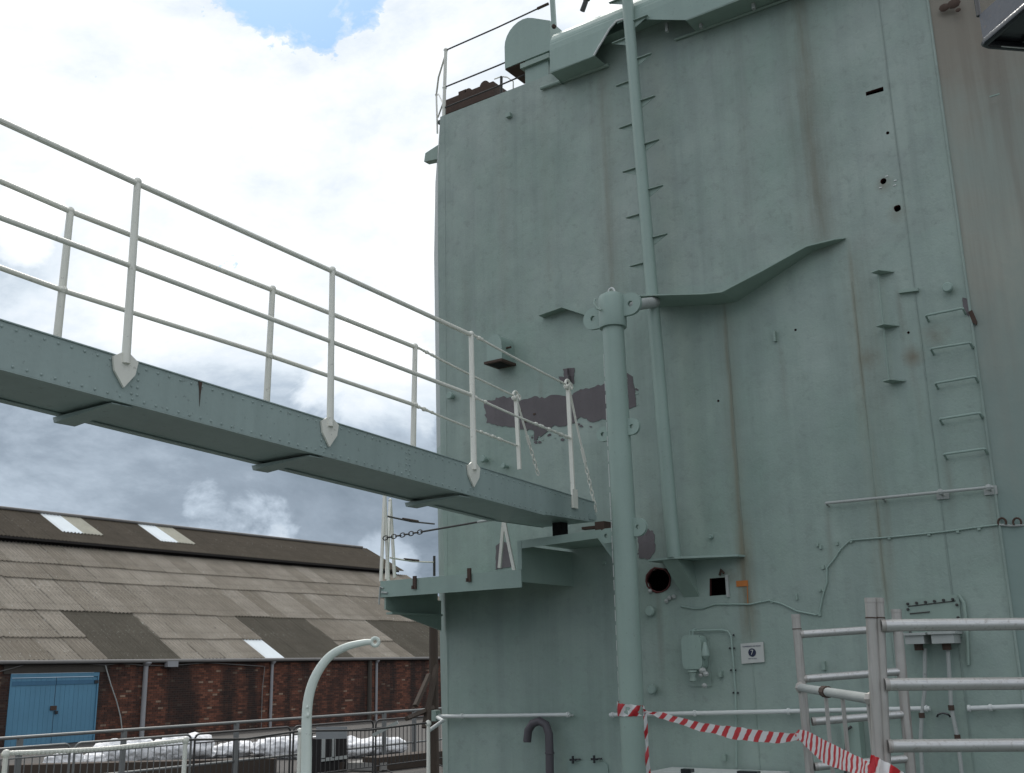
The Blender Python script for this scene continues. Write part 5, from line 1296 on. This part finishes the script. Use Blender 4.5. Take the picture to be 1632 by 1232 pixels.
# ------------------------------------------------------------------ quay side clutter
# crowd barriers
BX = -15.7
def make_barrier(mat, y0, L, label):
    t = thing('crowd_barrier', (BX, y0, QUAY), label, 'barrier', 'crowd barriers along the quay')
    h = 1.10; r = .10; pts = []
    pts.append((BX, y0, QUAY+.02)); pts.append((BX, y0, QUAY+h-r))
    for k in range(1, 5): a = rad(180-90*k/4); pts.append((BX, y0+r+math.cos(a)*r, QUAY+h-r+math.sin(a)*r))
    for k in range(0, 5): a = rad(90-90*k/4); pts.append((BX, y0+L-r+math.cos(a)*r, QUAY+h-r+math.sin(a)*r))
    pts.append((BX, y0+L, QUAY+.02))
    MB().tube(pts, .019, 8).build('frame', mat, t)
    for zz in (.20, .95): MB().tube([(BX, y0, QUAY+zz), (BX, y0+L, QUAY+zz)], .013, 6).build('cross_rail', mat, t)
    n = 17
    bar = MB().tube([(BX, y0+L/(n+1), QUAY+.20), (BX, y0+L/(n+1), QUAY+.95)], .009, 6).build('bar', mat, t)
    for k in range(1, n):
        c = bar.copy(); COL.objects.link(c); c.parent = t; c.location = (0, L/(n+1)*k, 0)
    for yy in (y0+.3, y0+L-.3):
        MB().tube([(BX-.3, yy, QUAY+.02), (BX-.05, yy, QUAY+.10), (BX+.05, yy, QUAY+.10), (BX+.3, yy, QUAY+.02)], .014, 6).build('foot', mat, t)
    return t
lab = ['galvanised crowd barrier at the far left edge of the fence line', 'galvanised crowd barrier below the blue doors', 'galvanised crowd barrier in front of the left bank of white sacks', 'dark crowd barrier in front of the middle brick bay', 'dark crowd barrier left of the davit foot', 'dark crowd barrier just right of the davit', 'dark crowd barrier nearest the ship corner', 'dark crowd barrier partly hidden behind the ship corner']
y = 5.75
for i, l in enumerate(lab):
    make_barrier(M['galv'] if i < 3 else M['barrier'], y, 2.22, l); y += 2.30
# second row of plain posts and rail behind
q0 = PZ(32, 1190, 1.72)
t = thing('rear_post_rail', (-18.2, 15, QUAY), 'low pale post and rail fence standing behind the crowd barriers', 'fence')
for px in (32, 197, 376, 612, 660):
    q = PX(px, 1180, -18.2); MB().box((-18.24, q.y-.04, QUAY), (-18.16, q.y+.04, 1.74)).build('post', M['galv'], t)
MB().tube([(-18.2, 7, 1.76), (-18.2, 28, 1.76)], .03, 8).build('rail', M['galv'], t); MB().tube([(-18.2, 7, 1.0), (-18.2, 28, 1.0)], .025, 8).build('rail', M['galv'], t)

# white sacks
def sack(x, y, w_, h, label, seed):
    rnd = random.Random(seed); bm = bmesh.new(); bmesh.ops.create_icosphere(bm, subdivisions=4, radius=1)
    from mathutils import noise as mn
    for v_ in bm.verts:
        n_ = mn.noise(v_.co*1.7+Vector((seed*3.1, 0, 0)))*.25+mn.noise(v_.co*4.2+Vector((0, seed*1.7, 0)))*.17+mn.noise(v_.co*9+Vector((0, 0, seed*2.3)))*.06
        p = v_.co*(1+n_); sq = lambda a: math.copysign(abs(a)**.7, a)
        v_.co = Vector((sq(p.x)*w_*.42, sq(p.y)*w_*.5, max(0, (p.z*.5+.45))*h*1.05))
    me = bpy.data.meshes.new('sack'); bm.to_mesh(me); bm.free(); me.materials.append(M['sack']); me.shade_smooth()
    o = bpy.data.objects.new('sack', me); COL.objects.link(o); o.location = (x, y, QUAY); o.rotation_euler = (0, 0, rnd.uniform(0, 6))
    o['label'] = label; o['category'] = 'sack'; o['group'] = 'white sacks piled along the quay'
sacks = [(90, 1226, .9, .42), (108, 1226, .8, .50), (126, 1222, .7, .3), (148, 1221, .75, .36), (165, 1218, .9, .62), (182, 1217, .95, .7), (203, 1216, 1., .6), (222, 1215, .9, .74), (240, 1214, .8, .42), (256, 1213, .95, .60), (275, 1212, 1.0, .68), (293, 1211, 1.0, .68), (311, 1210, 1.1, .78), (328, 1209, .7, .32), (346, 1207, .9, .36), (364, 1206, .9, .42), (382, 1205, .9, .46)]
for i, (px, py, w_, h) in enumerate(sacks):
    q = PZ(px, py, QUAY); sack(q.x, q.y, w_*.85, h*.82, 'one of the lumpy white sacks heaped behind the fence left of the davit', i+1)
sacks2 = [(425, 1205, .9, .5), (440, 1206, 1., .62), (456, 1208, 1., .66), (474, 1208, 1., .66), (494, 1208, 1.1, .64), (552, 1206, .9, .58), (566, 1207, .9, .56), (584, 1204, 1.0, .5), (600, 1203, 1.0, .55), (616, 1202, 1.1, .5)]
for i, (px, py, w_, h) in enumerate(sacks2):
    q = PZ(px, py, QUAY); sack(q.x, q.y, w_*.9, h*.8, 'one of the lumpy white sacks heaped behind the fence either side of the davit foot', i+31)
# dark timber baulk in front of left sacks
A, B = PZ(0, 1226, QUAY+.25), PZ(440, 1212, QUAY+.25)
solo(MB().bar(A+Vector((0, 0, -.06)), B+Vector((0, 0, -.10)), .4, .30), 'timber_baulk', M['wood'], 'long dark timber baulk lying in front of the left white sacks', 'timber')
A, B = PZ(590, 1218, QUAY+.15), PZ(720, 1204, QUAY+.15)
solo(MB().bar(A, B, .5, .28), 'timber_baulk', M['wood'], 'dark timber baulk lying at the foot of the fence beside the ship corner', 'timber')
A, B = PZ(580, 1222, QUAY+.1), PZ(632, 1213, QUAY+.1)
solo(MB().bar(A, B, .9, .16), 'concrete_slab', M['concrete'], 'pale concrete slab lying in front of the right sacks', 'slab')
A, B = PZ(480, 1222, QUAY+.1), PZ(550, 1220, QUAY+.1)
solo(MB().bar(A, B, .6, .18), 'concrete_slab', M['wood'], 'brown slab lying behind the davit foot', 'slab')
# notice board + hut frame
a, b = AT(504, 1159, 18.2), AT(553, 1177, 18.2)
t = thing('notice_board', (a.x, a.y, QUAY), 'pale grey rectangular board hung on the barriers right of the davit', 'board')
MB().obox((a+b)/2, RT*abs((b-a).dot(RT))/2, FW*.01, UPZ*abs(a.z-b.z)/2).build('panel', M['board'], t)
a, b = PX(512, 1178, -17.2), PX(553, 1198, -17.2)
t = thing('dark_crate', (-17.2, (a.y+b.y)/2, QUAY), 'dark open crate with a pale frame below the grey board', 'crate')
MB().box((-17.9, a.y, QUAY), (-17.2, b.y, a.z)).build('body', M['hole'], t)
for yy in (a.y+.05, (a.y*.55+b.y*.45), ): MB().box((-17.19, yy-.05, QUAY+.3), (-17.17, yy+.05, a.z)).build('frame_strip', M['bracket'], t)
MB().box((-17.19, a.y, QUAY+.25), (-17.17, b.y, QUAY+.32)).build('frame_strip', M['bracket'], t)

# dark timber pylon and debris near ship corner
t = thing('timber_dolphin', PX(690, 1180, -14.5)*Vector((1, 1, 0))+Vector((0, 0, QUAY)) if False else Vector((PX(690, 1180, -14.5).x, PX(690, 1180, -14.5).y, QUAY)), 'dark brown timber mooring pile with leaning braces behind the ship corner', 'pile')
a = PX(691, 1004, -14.5); a2 = PX(694, 1130, -14.5)
MB().tube([(a.x, a.y, QUAY), (a.x, a.y, a.z+.2)], [.11, .09], 10).build('pile', M['wood'], t)
for (p, q) in (((684, 1075), (662, 1125)), ((690, 1128), (648, 1145)), ((696, 1060), (676, 1160))):
    MB().bar(PX(*p, -14.4), PX(*q, -14.3), .09, .07, up=(0, 1, 0)).build('brace', M['wood'], t)
mb = MB(); 
for (p, q) in (((594, 1171), (632, 1151)), ((617, 1159), (634, 1149))):
    pass
A, B = AT(594, 1172, 17.5), AT(634, 1151, 17.5)
solo(MB().bar(A, B, .05, .05), 'leaning_lath', M['bracket'], 'thin pale lath leaning on the barriers right of centre', 'lath')
